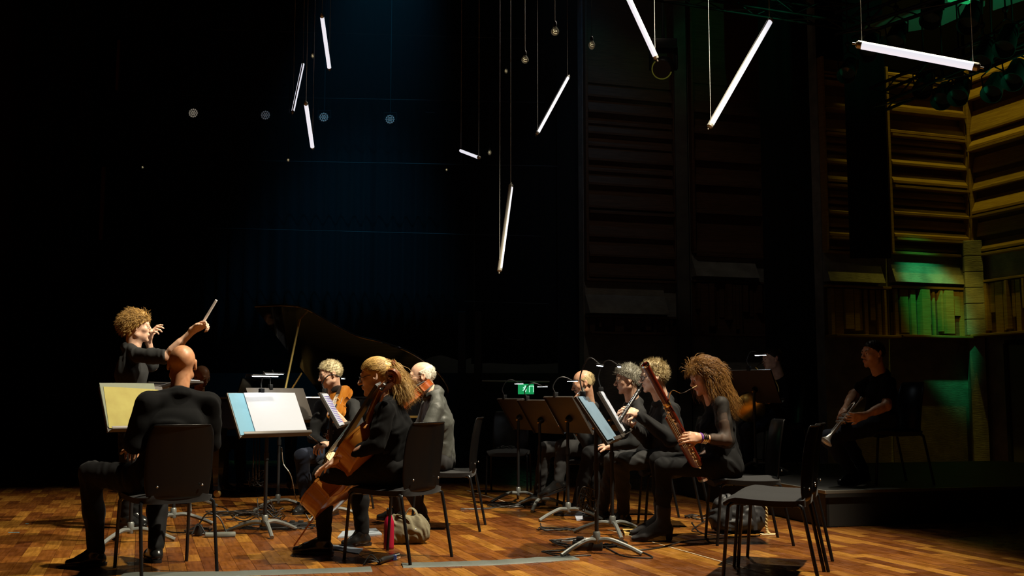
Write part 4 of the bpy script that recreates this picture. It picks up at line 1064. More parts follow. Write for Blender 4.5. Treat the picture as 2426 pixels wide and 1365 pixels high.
def lamp(s, label, x, peak=.16, reach=.14, bar=.16, side=1, yawb=0., on=True, lit=None):
    """clip lamp: gooseneck from the top edge of the desk, LED bar over the page"""
    p = on_desk(s, x, s['H']/2+.004, 0); T = thing('stand_lamp', label, 'clip lamp', p, s['T'].rotation_euler.z, 'clip lamps on the music stands')
    MB().box((0, .0, .008), (.035, .035, .05), None, .005).build('clip', ST_B, T)
    e = V(side*.04, reach, peak*.86); pts = bez([(0, 0, .02), (side*-.01, -.02, peak*.5), (0, .02, peak*.95), (side*.02, reach*.5, peak*1.05), e], 6)
    MB().tube(pts, .0048, 7).build('gooseneck', ST_B, T)
    a = math.radians(yawb); R = Matrix.Rotation(a, 3, 'Z')
    h = MB(); h.box(e, (bar, .030, .012), R, .004); ho = h.build('lamp_head', ST_B, T)
    l = MB(); l.box(e+V(0, 0, -.0072), (bar*.9, .020, .003), R); lo = l.build('led_strip', LAMP_E, T, False); lo.parent = ho
    return T
G = {}
p = fl(308, 1285); G['s1'] = stand('music stand with yellowed pages left of the black sweater player', p.x, p.y, -40, .925, 24, .48, .34, base_rot=20)
sheet(G['s1'], 'yellowed score pages on the stand at the far left', .015, .0, .42, .31, PAPER_Y, roll=-3)
sheet(G['s1'], 'grey card folder standing behind the yellowed pages', .03, .03, .42, .33, mat('grey_card', (.15, .165, .12), .8), .002, .0035)
p = fl(428, 1246); G['sc'] = stand('flat-set music stand of the conductor behind the black sweater player', p.x-.06, p.y, 172, 1.10, 74, .44, .26, base_rot=50)
sheet(G['sc'], 'white score lying on the conductor\'s stand', 0, 0, .38, .24, PAPER)
p = fl(446, 1208); G['sd'] = stand('music stand hidden behind the black sweater player, legs showing', p.x, p.y, -60, .86, 30, .46, .32, base_rot=80)
p = fl(636.5, 1266); G['s2'] = stand('large music stand with a big white page in front of the cellist', p.x-.03, p.y, -42, .875, 30, .60, .37, base_rot=65)
sheet(G['s2'], 'pale blue card showing left of the big white page', .23, .008, .13, .345, mat('pale_blue_card', (.10, .25, .37), .7), .002, .004)
sheet(G['s2'], 'big blank white page on the cellist\'s stand', -.065, .010, .46, .345, PAPER, .004, .008)
p = fl(663, 1209); G['s2b'] = stand('music stand with a dark board behind the big white page', p.x-.02, p.y, -42, .93, 30, .62, .36, base_rot=10)
p = fl(786, 1231); G['s3'] = stand('music stand with a violet printed part between violin and cello', p.x-.02, p.y, 3, .90, 30, .46, .33, base_rot=-25)
sheet(G['s3'], 'score page with violet staves beside the violin', .0, .0, .40, .30, PAPER, .004, lines=16)
p = fl(1228, 1189); G['s4a'] = stand('leftmost music stand of the wind group seen from behind', p.x, p.y, 30, .84, 32, .50, .36, base_rot=30)
p = fl(1279, 1207); G['s4b'] = stand('second music stand of the wind group, lit brown from below', p.x, p.y, 30, .83, 32, .50, .36, base_rot=75)
p = fl(1346, 1231); G['s4c'] = stand('third music stand of the wind group seen from behind', p.x, p.y, 26, .86, 32, .50, .36, base_rot=40)
p = fl(1414, 1311); G['s4d'] = stand('nearest wind music stand with a blue lit board', p.x, p.y, -12, .86, 34, .56, .36, base_rot=-40)
p = fl(1448, 1268); G['s4e'] = stand('music stand of the clarinet player with a white page edge', p.x+.01, p.y, -8, .89, 30, .50, .36, base_rot=15)
sheet(G['s4b'], 'sheet of music on the second wind stand', 0, 0, .40, .30, PAPER)
sheet(G['s4a'], 'sheet of music on the leftmost wind stand', 0, 0, .40, .30, PAPER)
sheet(G['s4c'], 'sheet of music on the third wind stand', 0, 0, .40, .30, PAPER)
BLUEC = mat('blue_grey_card', (.10, .16, .22), .7)
sheet(G['s4d'], 'blue-grey card score on the nearest wind stand', .10, .01, .30, .33, BLUEC, .004)
sheet(G['s4d'], 'second blue-grey card score lying lower on the nearest wind stand', -.16, -.02, .26, .30, BLUEC, .004)
sheet(G['s4e'], 'bright white page on the clarinet player\'s stand', .0, .01, .42, .33, PAPER, .004)
G['s5'] = stand('music stand of the horn player seen from behind on the riser', at(1788, 1000, 10.3).x, 10.3, 42, 1.11-RZ, 28, .50, .36, z=RZ, base_rot=30)
sheet(G['s5'], 'sheet of music on the horn player\'s stand', 0, 0, .40, .30, PAPER)
lamp(G['s2'], 'clip lamp with a wide bar over the big white page', .0, .15, .10, .24, 1, 0)
lamp(G['s2b'], 'clip lamp on the dark board behind the white page', .05, .15, .10, .22, 1)
lamp(G['s3'], 'curved clip lamp over the violet printed part', -.1, .14, .16, .10, 1)
lamp(G['s4a'], 'clip lamp on the leftmost wind stand', -.12, .17, .14, .15, 1)
lamp(G['s4b'], 'clip lamp in front of the exit sign on the second wind stand', -.08, .14, .14, .16, 1)
lamp(G['s4c'], 'clip lamp on the third wind stand', -.05, .15, .14, .16, 1)
lamp(G['s4d'], 'tall clip lamp on the nearest wind stand', -.05, .24, .12, .20, 1)
lamp(G['s4e'], 'clip lamp reaching in front of the still sitter\'s face', -.08, .22, .14, .20, 1)
lamp(G['s5'], 'clip lamp on the horn player\'s stand', .0, .17, .14, .13, 1)

# ------------------------------------------------------------------ hanging light tubes and bulbs
TUBE_E = mat('light_tube_glow', (.9, .9, .9), .4, emit=(.93, .92, 1.), estr=.86); HOUS = mat('tube_housing', (.30, .28, .24), .4, .2); CAPM = mat('tube_cap', (.5, .48, .42), .2, .5); WIRE = mat('thin_wire', (.75, .75, .70), .5)
def light_tube(label, a, b, d, rot=0., full=True):
    a, b = Vector(a), Vector(b); T = thing('light_tube', label, 'light tube', a, 0, 'hanging light tubes'); v = b-a; R = frame(v); L = v.length
    h = MB(); vs = []; fs = []; n = 16; half = PI*.86 if not full else PI*1.7; r = d/2
    for k in range(2):
        for j in range(n+1):
            t = rot-half/2+half*j/n-PI/2; vs.append(R @ V(r*math.cos(t), r*math.sin(t), k*L))
    fs = [(j, j+1, n+2+j, n+1+j) for j in range(n)]+[tuple(range(n, -1, -1)), tuple(range(n+1, 2*n+2))]+[(0, n+1, 2*n+1, n)]
    h.add(vs, fs); h.build('diffuser', TUBE_E, T, True, angle=60)
    h = MB(); vs = []; rest = 2*PI-half
    for k in range(2):
        for j in range(n+1):
            t = rot+half/2-PI/2+rest*j/n; vs.append(R @ V(r*.99*math.cos(t), r*.99*math.sin(t), k*L))
    h.add(vs, fs); h.build('housing', HOUS, T, True, angle=60)
    for s in (0, 1):
        o = V(0, 0, 0) if s == 0 else v; u = v.normalized()*(1 if s else -1)
        MB().lathe([(r*1.03, 0), (r*1.03, .022), (r*.7, .03), (.006, .034), (.006, .05)], 14, mat4(o, frame(u))).build('end_cap', CAPM, T)
        top = o+V(0, 0, .02); tz = 11.2-a.z-o.z
        if tz > .1: MB().cyl(top, top+V(0, 0, tz+a.z*0), .0014, n=5).build('wire', WIRE, T)
    return T
LT = [('thin lit tube high at the left, top of the three clustered', (763, 40), (780, 160), 10.2, 10.8, .040, 0), ('lit tube leaning left, middle of the three clustered', (718, 152), (694, 264), 12.4, 12.0, .034, 0), ('lit tube lowest of the three clustered at the left', (725, 247), (740, 348), 10.2, 10.8, .040, 0),
      ('short foreshortened lit tube above the viola player', (1092, 357), (1134, 373), 12.4, 11.6, .040, 0), ('long steep lit tube with a grey housing, lowest of all', (1210, 444), (1184, 636), 9.6, 9.4, .044, 1), ('lit tube leaning right over the centre', (1345, 184), (1274, 314), 11.5, 11.2, .040, 0),
      ('lit tube leaning left, cut by the upper picture edge', (1480, -24), (1552, 132), 8.0, 8.2, .042, 0), ('long lit tube leaning right above the wind group', (1823, 52), (1684, 295), 8.3, 8.0, .048, 0), ('near horizontal lit tube at the upper right', (2042, 107), (2306, 157), 5.4, 5.2, .043, 0)]
for lb, a, b, Y0, Y1, d, h in LT: light_tube(lb, at(*a, Y0), at(*b, Y1), d, 1.0 if h else 0., not h)
BULB = mat('clear_bulb_glass', (.85, .88, .80), .03, alpha=.28, spec=1.); FIL = mat('filament', (.8, .7, .4), .3, .8, emit=(1., .85, .5), estr=1.1)
for px, py, Y, r, lb in ((1244, 142, 9.5, .034, 'lowest round clear bulb of the three above the centre'), (1315, 75, 9.0, .036, 'middle round clear bulb hanging near the top'), (1402, 106, 9.2, .030, 'slim clear bulb hanging right of the round ones'), (741, 132, 11, .020, 'small dim bulb beside the clustered tubes'), (683, 379, 12, .016, 'tiny dim bulb below the clustered tubes'), (1199, 168, 11.5, .020, 'small dim bulb left of the three round ones'), (1160, 361, 11.8, .022, 'small dim bulb right of the foreshortened tube'), (1058, 402, 13, .014, 'tiny dim bulb left of the foreshortened tube'), (338, 396, 14.5, .016, 'tiny dim bulb alone at the far left')):
    p = at(px, py, Y); T = thing('hanging_bulb', lb, 'light bulb', p, 0, 'bare hanging bulbs'); e = 1.0 if r > .031 else 1.5
    MB().lathe([(.001, -r*e), (r*.55, -r*.82*e), (r*.92, -r*.4*e), (r, 0), (r*.9, r*.45), (r*.55, r*.95), (r*.38, r*1.3)], 16).build('glass', BULB, T)
    m = MB(); m.tube([(r*.45*math.cos(i*1.3), r*.45*math.sin(i*1.3), -r*.5+r*.13*i) for i in range(9)], .0016 if r > .03 else .0012, 5); m.build('filament', FIL, T)
    MB().lathe([(r*.42, r*1.15), (r*.45, r*1.3), (r*.45, r*2.2), (r*.2, r*2.6)], 12).build('socket', ST_B, T)
    MB().cyl((0, 0, r*2.5), (0, 0, 11.2-p.z), .0022, n=5).build('cord', WIRE if r > .033 else ST_B, T)

# ------------------------------------------------------------------ exit signs
def exit_sign(label, p, w, h, rz=0., post=False):
    T = thing('exit_sign', label, 'exit sign', p, rz)
    MB().box((0, 0, 0), (w, .05, h), None, .006).build('case', EXIT_G, T)
    if post: MB().cyl((0, .05, -p.z), (0, .05, 0), .02, n=8).build('post', RIG, T)
    m = MB(); k = h                                         # running figure and doorway, flat print proud of the face
    y = -.027
    m.tube([(-.28*k, y, .10*k), (-.18*k, y, .14*k), (-.10*k, y, .02*k), (.02*k, y, -.06*k), (-.04*k, y, -.26*k)], .045*k, 6); m.ball((-.07*k, y, .27*k), (.075*k, .006, .075*k), 10)
    m.tube([(-.10*k, y, .04*k), (-.20*k, y, -.08*k), (-.32*k, y, -.14*k)], .045*k, 6); m.tube([(-.12*k, y, .14*k), (.03*k, y, .12*k), (.10*k, y, .2*k)], .035*k, 6)
    m.box((.34*k, y, 0), (.05*k, .006, .62*k)); m.box((.55*k, y, .29*k), (.44*k, .006, .05*k)); m.box((.74*k, y, 0), (.05*k, .006, .62*k))
    m.build('running_figure', EXIT_W, T); m = MB()
    m.box((0, 0, h/2+.02), (w*.5, .03, .04)); m.build('bracket', RIG, T)
exit_sign('green exit sign glowing low behind the wind group', at(1246, 922, 16.6), .25, .16, 0., True)
exit_sign('green exit sign at the top edge of the picture', at(2272, -10, 10.4), .25, .14, .3)

# ------------------------------------------------------------------ grand piano
PBLK = mat('piano_lacquer', (.006, .006, .007), .06, spec=.7, coat=1.); PGOLD = mat('piano_plate_gold', (.42, .27, .08), .35, .8); IVORY = mat('piano_ivory', (.75, .72, .62), .3); STRG = mat('piano_strings', (.6, .58, .5), .3, .9)
Kh = at(690, 938, 12.0); Kh.z = 0; be = math.radians(25)
PT = thing('grand_piano', 'black grand piano with raised lid behind the strings', 'piano', Kh, -be)        # local x = towards the tail, -y = towards the treble side
def out(n=24):
    p = [(0, 0), (0, -1.48), (.75, -1.48)]
    p += [tuple(q)[:2] for q in bez([(.75, -1.48, 0), (.98, -1.43, 0), (1.16, -1.22, 0), (1.36, -1.00, 0), (1.62, -.88, 0), (1.86, -.72, 0), (2.02, -.46, 0), (2.05, -.18, 0), (1.98, .0, 0)], 5)][1:]
    return p
O = out(); I4 = Matrix.Identity(4)
rim = MB(); k = len(O); ins = [(x*.97+.03, y*.96-.02) for x, y in O]
vs = [(x, y, .70) for x, y in O]+[(x, y, 1.0) for x, y in O]+[(x, y, 1.0) for x, y in ins]+[(x, y, .72) for x, y in ins]
fs = []
for a, b in ((0, 1), (1, 2), (2, 3), (3, 0)):
    for i in range(k): fs.append((a*k+i, b*k+i, b*k+(i+1) % k, a*k+(i+1) % k))
rim.add(vs, fs); rim.build('rim', PBLK, PT, True, angle=30)
MB().prism([(x, y) for x, y in ins], I4, .70, .74).build('soundboard', PGOLD, PT, False)
pl = MB().prism([(x*.9+.25, y*.9-.08) for x, y in O if x > .1 or y > -2][2:], I4, .80, .82).build('iron_plate', PGOLD, PT, False)
m = MB()
for i in range(34): f_ = i/33; y = -1.36+1.24*f_; m.cyl((.32, y, .86), (.75+1.15*(1-abs(y+.12)/1.3*.75), y*.9-.06, .86), .002, n=4)
m.build('strings', STRG, PT)
MB().box((-.16, -.74, .70), (.34, 1.5, .06), None, .01).build('key_bed', PBLK, PT)
for s, y in ((1, -.02), (-1, -1.46)): MB().box((-.16, y, .79), (.34, .05, .16), None, .015).build('cheek', PBLK, PT)
m = MB()
for i in range(52): m.box((-.20, -.09-1.30*i/51, .745), (.15, .0235, .02))
m.build('white_keys', IVORY, PT, False)
m = MB()
for i in range(51):
    if i % 7 not in (2, 6): m.box((-.165, -.102-1.30*i/51, .762), (.095, .011, .02))
m.build('black_keys', PBLK, PT, False)
MB().box((.02, -.74, .90), (.03, 1.36, .18), Matrix.Rotation(.2, 3, 'Y'), .006).build('fallboard', PBLK, PT)
MB().box((.16, -.74, 1.10), (.02, .72, .22), Matrix.Rotation(.35, 3, 'Y'), .004).build('music_desk', PBLK, PT)
lam = math.radians(37); RL = Matrix.Rotation(-lam, 3, 'X'); hinge = mat4((0, .0, 1.005), RL)
LO = [(x, y) for x, y in O if x >= .0]; LO = [(.42 if x < .42 else x, y) for x, y in LO]
m = MB(); m.prism([(x*1.01, y*1.02) for x, y in LO], hinge, .0, .022); m.build('lid', PBLK, PT, True, angle=30)
m = MB(); m.prism([(.42, 0), (.42, -1.5), (.80, -1.5), (.80, 0)], mat4((0, 0, 1.005), RL) @ Matrix.Translation((.0, 0, .028)), .0, .018); m.build('lid_front_flap', PBLK, PT, True, angle=30)
m = MB(); m.tube([hinge @ V(x*1.012, y*1.022, .011) for x, y in LO if y < -.05], .012, 8); m.build('lid_edge', PBLK, PT)
m = MB(); m.tube([V(x, y, 1.0) for x, y in O[1:]], .010, 8); m.build('rim_edge', PBLK, PT)
top_ = hinge @ V(.86, -1.30, 0); MB().cyl((.95, -1.40, .98), top_, .011, n=8).build('lid_prop', mat('prop_brass', (.55, .42, .14), .3, .6), PT)
MB().cyl((.97, -1.37, 1.0), V(.97, -1.37, 1.0)+(Vector(top_)-V(.95, -1.4, .98))*.3+V(.12, 0, 0), .008, n=8).build('half_prop', PGOLD, PT)
for x, y in ((.12, -.15), (.12, -1.34), (1.72, -.42)):
    lg = MB().lathe([(.045, .08), (.04, .12), (.055, .3), (.075, .62), (.085, .70)], 4, mat4((x, y, 0), Matrix.Rotation(PI/4, 3, 'Z'))).build('leg', PBLK, PT, False)
    w = MB().lathe([(.006, -.018), (.035, -.016), (.04, 0), (.035, .016), (.006, .018)], 16, mat4((x, y, .042), Matrix.Rotation(PI/2, 3, 'X'))).build('caster', BRASS, PT); w.parent = lg
m = MB()
for s in (-1, 0, 1): m.cyl((.12+.03*0, -.74+.05*s, .12), (.12, -.74+.05*s, .70), .008, n=6)
m.box((.10, -.74, .10), (.10, .24, .06), None, .01); lyre = m.build('pedal_lyre', PBLK, PT)
for s in (-1, 0, 1): q = MB().box((.0, -.74+.06*s, .07), (.14, .028, .01), None, .004).build('pedal', BRASS, PT); q.parent = lyre
T = thing('sheet_music', 'open white score on the piano desk behind the white page', 'sheet music', PT.matrix_basis @ V(.10, -.74, 1.13)); T.rotation_euler = (0, math.radians(20), -be)
MB().box((-.01, .11, 0), (.003, .215, .24), None).build('page', PAPER, T, False); MB().box((-.01, -.11, 0), (.003, .215, .24), None).build('page', PAPER, T, False)
# ------------------------------------------------------------------ instruments
def thingR(name, label, cat, loc, R, group=None):
    T = thing(name, label, cat, loc, 0, group); T.rotation_euler = R.to_euler(); return T
def axes(y, z):
    """3x3 with local y along y, local z near z"""
    y = Vector(y).normalized(); z = Vector(z); z = (z-y*z.dot(y)).normalized(); x = y.cross(z)
    return Matrix((x, y, z)).transposed()
VARN = mat('violin_varnish', (.42, .16, .022), .18, spec=.6, coat=.6, noise=(7, (.30, .095, .012), 6, (4, .5, 4)))
VARN_C = mat('cello_varnish', (.46, .19, .030), .16, spec=.6, coat=.7, noise=(5, (.34, .12, .018), 6, (3, .5, 3)))
VARN_R = mat('viola_varnish', (.30, .07, .014), .18, spec=.6, coat=.6, noise=(7, (.20, .04, .01), 6, (4, .5, 4)))
EBONY = mat('ebony', (.012, .010, .009), .3, spec=.5); MAPLE = mat('bridge_maple', (.62, .45, .22), .5); NECKW = mat('neck_wood', (.16, .055, .018), .25, coat=.4)
_OL = [(0, 0), (.008, .09), (.03, .16), (.08, .232), (.14, .272), (.20, .290), (.27, .288), (.33, .262), (.365, .250), (.385, .256), (.40, .225), (.43, .188), (.47, .166), (.51, .157), (.55, .160), (.59, .176), (.615, .205), (.63, .214), (.65, .200), (.69, .212), (.75, .230), (.81, .233), (.87, .218), (.93, .170), (.97, .105), (.992, .05), (1., .0)]
def fiddle(label, name, cat, o, R, L, rib, varn, end_pin=0., chin=False, group=None, nk_=1.):
    """local y from the tail end (0) to the scroll, local z out of the belly"""
    T = thingR(name, label, cat, o, R, group); r = rib/2
    def q(t): return L*(t if t <= 1 else 1+(t-1)*nk_)
    def plate(z0, sg, arch):
        m = MB(); k = 13; vs = []; fs = []
        for t, w in _OL:
            e = 4*t*(1-t); e = min(1, e*1.25)
            for j in range(k):
                u = -1+2*j/(k-1); ov = 1.035
                vs.append((u*w*L*ov, t*L, z0+sg*(.006*L/.36+arch*(max(0, 1-abs(u)**2.2))*e**.6)))
        b = len(vs)
        for t, w in _OL:
            for j in range(k): u = -1+2*j/(k-1); vs.append((u*w*L*1.035, t*L, z0))
        n = len(_OL)
        for i in range(n-1):
            for j in range(k-1):
                a = i*k+j; c_ = (a, a+1, a+k+1, a+k); fs.append(c_ if sg > 0 else c_[::-1])
                c_ = (b+a, b+a+k, b+a+k+1, b+a+1); fs.append(c_ if sg > 0 else c_[::-1])
            for j in (0, k-1): a = i*k+j; fs.append((a, a+k, b+a+k, b+a) if (j == 0) == (sg > 0) else (a, b+a, b+a+k, a+k))
        m.add(vs, fs); return m
    plate(r, 1, .042*L*.8).build('belly', varn, T, True, angle=50); plate(-r, -1, .04*L*.8).build('back', varn, T, True, angle=50)
    m = MB(); ring = [(w*L, t*L) for t, w in _OL]+[(-w*L, t*L) for t, w in _OL[::-1][1:-1]]; k = len(ring)
    m.add([(x, y, -r) for x, y in ring]+[(x, y, r) for x, y in ring], [(i, (i+1) % k, k+(i+1) % k, k+i) for i in range(k)]); m.build('ribs', varn, T, True, angle=50)
    s = L/.356; h = r+.022*s
    nk = MB(); nk.tube([(0, L*.97, r-.004*s), (0, q(1.05), h-.012*s), (0, q(1.36), h+.004*s)], [.020*s, .0135*s, .0115*s], 10, flat=(1, .75)); nk.build('neck', NECKW, T)
    fb = MB(); fb.prism([(-.0205*s, 0), (.0205*s, 0), (.0125*s, q(1.37)-L*.62), (-.0125*s, q(1.37)-L*.62)], mat4((0, L*.62, h+.004*s), Matrix.Rotation(math.radians(2.2), 3, 'X')), 0, .008*s); fb.build('fingerboard', EBONY, T)
    # pegbox and scroll
    pb = MB(); pb.tube([(0, q(1.35), h+.002*s), (0, q(1.43), h-.004*s), (0, q(1.52), h-.014*s)], [.0125*s, .0135*s, .0105*s], 8)
    y0, z0 = q(1.53), h-.004*s; sp = []
    for i in range(34):
        a = -PI/2+i*.36; w_ = .021*s*(1-i/38); sp.append((0, y0+w_*math.cos(a), z0+w_*math.sin(a)))
    pb.tube(sp, [.0095*s*(1-i/70) for i in range(34)], 8); pb.ball((0, y0, z0), (.018*s, .007*s, .007*s), 10); pb.build('scroll', NECKW, T)
    for i in range(4):
        sd = 1 if i % 2 else -1; y = q(1.385+.033*i); z = h-.006*s
        q_ = min(s, 1.5); m = MB(); m.cyl((-sd*.014*s, y, z), (sd*.032*q_, y, z), .0032*q_, n=8); m.ball((sd*.040*q_, y, z), (.011*q_, .003*q_, .009*q_), 10); m.build('peg', EBONY, T)
    br = MB(); br.prism([(-.020*s, 0), (-.012*s, 0), (-.008*s, .010*s), (.008*s, .010*s), (.012*s, 0), (.020*s, 0), (.021*s, .02*s), (.018*s, .030*s), (0, .034*s), (-.018*s, .030*s), (-.021*s, .02*s)], mat4((0, L*.455, r+.032*L*.8+.004*s), Matrix.Rotation(PI/2, 3, 'X')), -.0018*s, .0018*s); br.build('bridge', MAPLE, T)
    tp = MB(); tp.prism([(-.010*s, 0), (.010*s, 0), (.021*s, .10*s), (-.021*s, .10*s)], mat4((0, L*.03, r+.018*s), Matrix.Rotation(math.radians(7), 3, 'X')), 0, .006*s); tp.build('tailpiece', EBONY, T)
    m = MB()
    for i in range(4):
        u = (-1.5+i); m.tube([(u*.008*s, L*.03+.098*s, r+.034*s), (u*.0105*s, L*.455, r+.032*L*.8+.0375*s), (u*.0055*s, q(1.36), h+.0115*s)], .0007*s if L < .5 else .0009*s, 4)
    m.build('strings', STRG, T)
    for sx in (-1, 1):
        m = MB(); m.tube([(sx*(.040*s+.004*s*math.sin(h_*2.6)+.010*s*(h_-.5)*-1), L*.385+.075*s*h_, r+.006*s+.030*L*.8*.80) for h_ in np.linspace(0, 1, 9)], [.0035*s]+[.0022*s]*7+[.0035*s], 6, flat=(1, .8)); m.build('f_hole', EBONY, T)
    if chin: MB().ball((.045, .03, r+.020), (.055, .035, .010), 14).build('chin_rest', EBONY, T)
    if end_pin: MB().cyl((0, .01, 0), (0, -end_pin, 0), .0055, n=8).build('endpin', mat('endpin_brown', (.35, .13, .04), .3, .5), T); MB().lathe([(.016, -.03), (.02, 0), (.02, .02)], 12, mat4((0, 0, 0), Matrix.Rotation(-PI/2, 3, 'X'))).build('endpin_plug', EBONY, T)
    return T
# cello
ep, scr = fl(697, 1293), at(942, 868, 6.46)+V(.80, -.28, -.53)*.115; yv = (scr-ep).normalized()
CT = fiddle('honey brown cello leaning on the cellist\'s shoulder', 'cello', 'cello', ep+yv*.43, axes(yv, V(-.86, .30, .48)), .80, .12, VARN_C, end_pin=.43, nk_=.84)
# violin and viola
vb = at(812, 922, 9.40); vs_ = at(786, 1022, 9.14); yv = (vs_-vb).normalized()
fiddle('orange violin held under the violin player\'s chin', 'violin', 'violin', vb-yv*.02, axes(yv, V(-.45, -.85, .30)), .356, .032, VARN, chin=True)
vb = at(1014, 914, 8.10); vs_ = at(898, 1010, 7.72); yv = (vs_-vb).normalized()
fiddle('red brown viola held under the viola player\'s chin', 'viola', 'viola', vb-yv*.01, axes(yv, V(-.35, .35, .95)), .40, .040, VARN_R, chin=True)
def bow(label, a, b):
    a, b = Vector(a), Vector(b); T = thing('bow', label, 'bow', a); v = b-a; n = frame(v).col[0]
    MB().tube(bez([V(0, 0, 0), v*.3+n*-.006, v*.7+n*-.006, v], 5), [.0042]*8+[.0034]*8, 6).build('stick', NECKW, T)
    MB().tube([v*.06+n*.018, v*.985+n*.016], .0028, 4, flat=(1, .3)).build('hair_ribbon', mat('bow_hair', (.75, .72, .62), .6), T)
    MB().box(v*.05+n*.010, (.020, .012, .05), frame(v), .003).build('frog', EBONY, T); MB().box(v*.985+n*.008, (.020, .008, .02), frame(v), .002).build('tip', IVORY, T)
bow('violin bow resting in the violinist\'s right hand', at(764, 1056, 9.20), at(612, 940, 8.95))
# bassoon
BAS = mat('bassoon_maple', (.11, .013, .005), .16, coat=.5, spec=.6); SILV = mat('silver_keys', (.75, .74, .70), .18, 1.); GOLD_R = mat('brass_ring', (.75, .48, .16), .25, .9)
b0, b1 = at(1528, 864, 6.98), at(1676, 1132, 7.46); yv = (b1-b0).normalized(); L = (b1-b0).length
BT = thingR('bassoon', 'red brown bassoon held across the seated player\'s body', 'bassoon', b0, axes(yv, V(-.3, -.9, .1)))
MB().lathe([(.004, .16), (.016, .14), (.022, .02), (.024, .0), (.026, .0), (.0275, .012), (.025, .03), (.0235, .12), (.026, .25), (.024, .33)], 18, Matrix.Rotation(-PI/2, 4, 'X')).build('bell', BAS, BT)
MB().lathe([(.0235, .002), (.0245, -.004), (.0275, -.005), (.029, .002), (.0285, .008), (.027, .010)], 20, Matrix.Rotation(-PI/2, 4, 'X'), False).build('bell_ring', SILV, BT)
MB().lathe([(.024, .33), (.0255, .335), (.0255, .355), (.024, .36)], 18, Matrix.Rotation(-PI/2, 4, 'X')).build('ring', GOLD_R, BT)
MB().lathe([(.0225, .34), (.0225, .62), (.0225, L-.30)], 18, Matrix.Rotation(-PI/2, 4, 'X')).build('long_joint', BAS, BT)
MB().tube([(.042, .45, 0), (.042, L-.30, 0)], [.016, .018], 14).build('wing_joint', BAS, BT)
MB().tube([(.021, L-.34, 0), (.021, L-.02, 0)], .031, 16, flat=(1.45, .9)).build('boot_joint', BAS, BT)
MB().tube([(.021, L-.02, 0), (.021, L, 0)], .032, 16, flat=(1.45, .9)).build('boot_cap', SILV, BT)
rk = random.Random(3)
for i in range(17):
    y = .36+i*(L-.45)/17; a = rk.uniform(.2, 1.9); n = V(math.cos(a), 0, math.sin(a)); p = V(.0, y, 0)+n*.030
    m = MB(); m.lathe([(.009, 0), (.010, .003), (.004, .006)], 10, mat4(p, frame(n))); m.tube([p, p+V(0, .045, 0)+n*.003], .0022, 5); m.ball(p+V(0, .045, 0), .004, 6); m.build('key', SILV, BT)
for k_ in range(3): MB().tube([(.016+.01*k_, .40, .028), (.016+.01*k_, L-.32, .028)], .0018, 5).build('rod', SILV, BT)
mo = at(1650, 915, 7.33); st0 = BT.matrix_basis @ V(.042, .45, 0); loc = BT.matrix_basis.inverted()
mid = [st0, st0+V(.0, -.01, .035), at(1590, 927, 7.10), at(1615, 932, 7.16), at(1636, 922, 7.28), mo]
MB().tube([loc @ q for q in bez(mid, 5)], [.0042]*13+[.003]*13, 7).build('bocal', SILV, BT)
MB().tube([loc @ at(1640, 920, 7.29), loc @ mo], [.004, .006], 8, flat=(1, .5)).build('reed', MAPLE, BT)
# clarinet
def wind(label, name, cat, a, b, r0, r1, bell, wood, group=None):
    a, b = Vector(a), Vector(b); L = (b-a).length; T = thingR(name, label, cat, a, axes(b-a, V(0, 0, 1)).copy(), group); X = Matrix.Rotation(-PI/2, 4, 'X')
    MB().lathe([(.004, 0), (.008, .03), (r0, .07)], 12, X).build('mouthpiece', EBONY, T)
    MB().lathe([(r0, .07), (r0*1.15, .075), (r0*1.15, .12), (r0, .125), (r0, L*.5), (r1, L-.12), (r1*1.1, L-.09), (bell*.7, L-.03), (bell, L), (bell*.85, L)], 16, X).build('body', wood, T)
    for y in (.07, .125, L*.5, L-.12): MB().lathe([(r0*1.2, -.004), (r0*1.25, 0), (r0*1.2, .004)], 14, Matrix.Translation((0, y, 0)) @ X).build('ring', SILV, T)
    for i in range(10):
        y = .15+i*(L-.33)/10; m = MB(); m.lathe([(.0045, 0), (.005, .002), (.002, .003)], 8, mat4((.002*(i % 3), y, r0+.002), Matrix.Identity(3))); m.tube([(.006, y, r0+.003), (.010, y+.025, r0)], .0012, 5); m.build('key', SILV, T)
    MB().tube([(.010, .14, .008), (.010, L-.15, .008)], .0011, 5).build('rod', SILV, T)
    return T
wind('black clarinet played by the person in the jacket', 'clarinet', 'clarinet', at(1521, 914, 8.06), at(1457, 1014, 7.72), .0135, .0145, .030, EBONY)
wind('slim brown oboe at the cross-legged player\'s mouth', 'oboe', 'oboe', at(1376, 926, 9.47), at(1326, 984, 9.12), .009, .012, .020, mat('oboe_brown', (.20, .10, .06), .3))
# french horn
HB = mat('horn_brass', (.72, .47, .13), .2, 1.); bp = at(1778, 966, 10.42)
HT = thingR('french_horn', 'gold brass french horn behind the horn player\'s stand', 'french horn', bp, axes(V(-.25, -.90, -.25), V(0, 0, 1)))
MB().lathe([(.145, .0), (.150, -.004), (.146, -.006), (.115, -.03), (.075, -.08), (.045, -.15), (.025, -.24), (.015, -.30), (.013, -.30), (.023, -.24), (.043, -.15), (.073, -.08), (.113, -.03), (.143, -.002)], 30, Matrix.Rotation(-PI/2, 4, 'X')).build('bell', HB, HT)
hc = at(1812, 925, 10.62)-bp; iR = HT.rotation_euler.to_matrix().inverted()
for i, (rr, rt) in enumerate(((.145, .009), (.118, .008), (.092, .007), (.07, .006))):
    m = MB(); m.tube([iR @ (hc+V(rr*math.cos(a)*.95, .015*i-.02+.02*math.sin(a), rr*math.sin(a))) for a in np.linspace(0, 2*PI, 28, endpoint=False)], rt, 8, closed=True); m.build('coil', HB, HT)
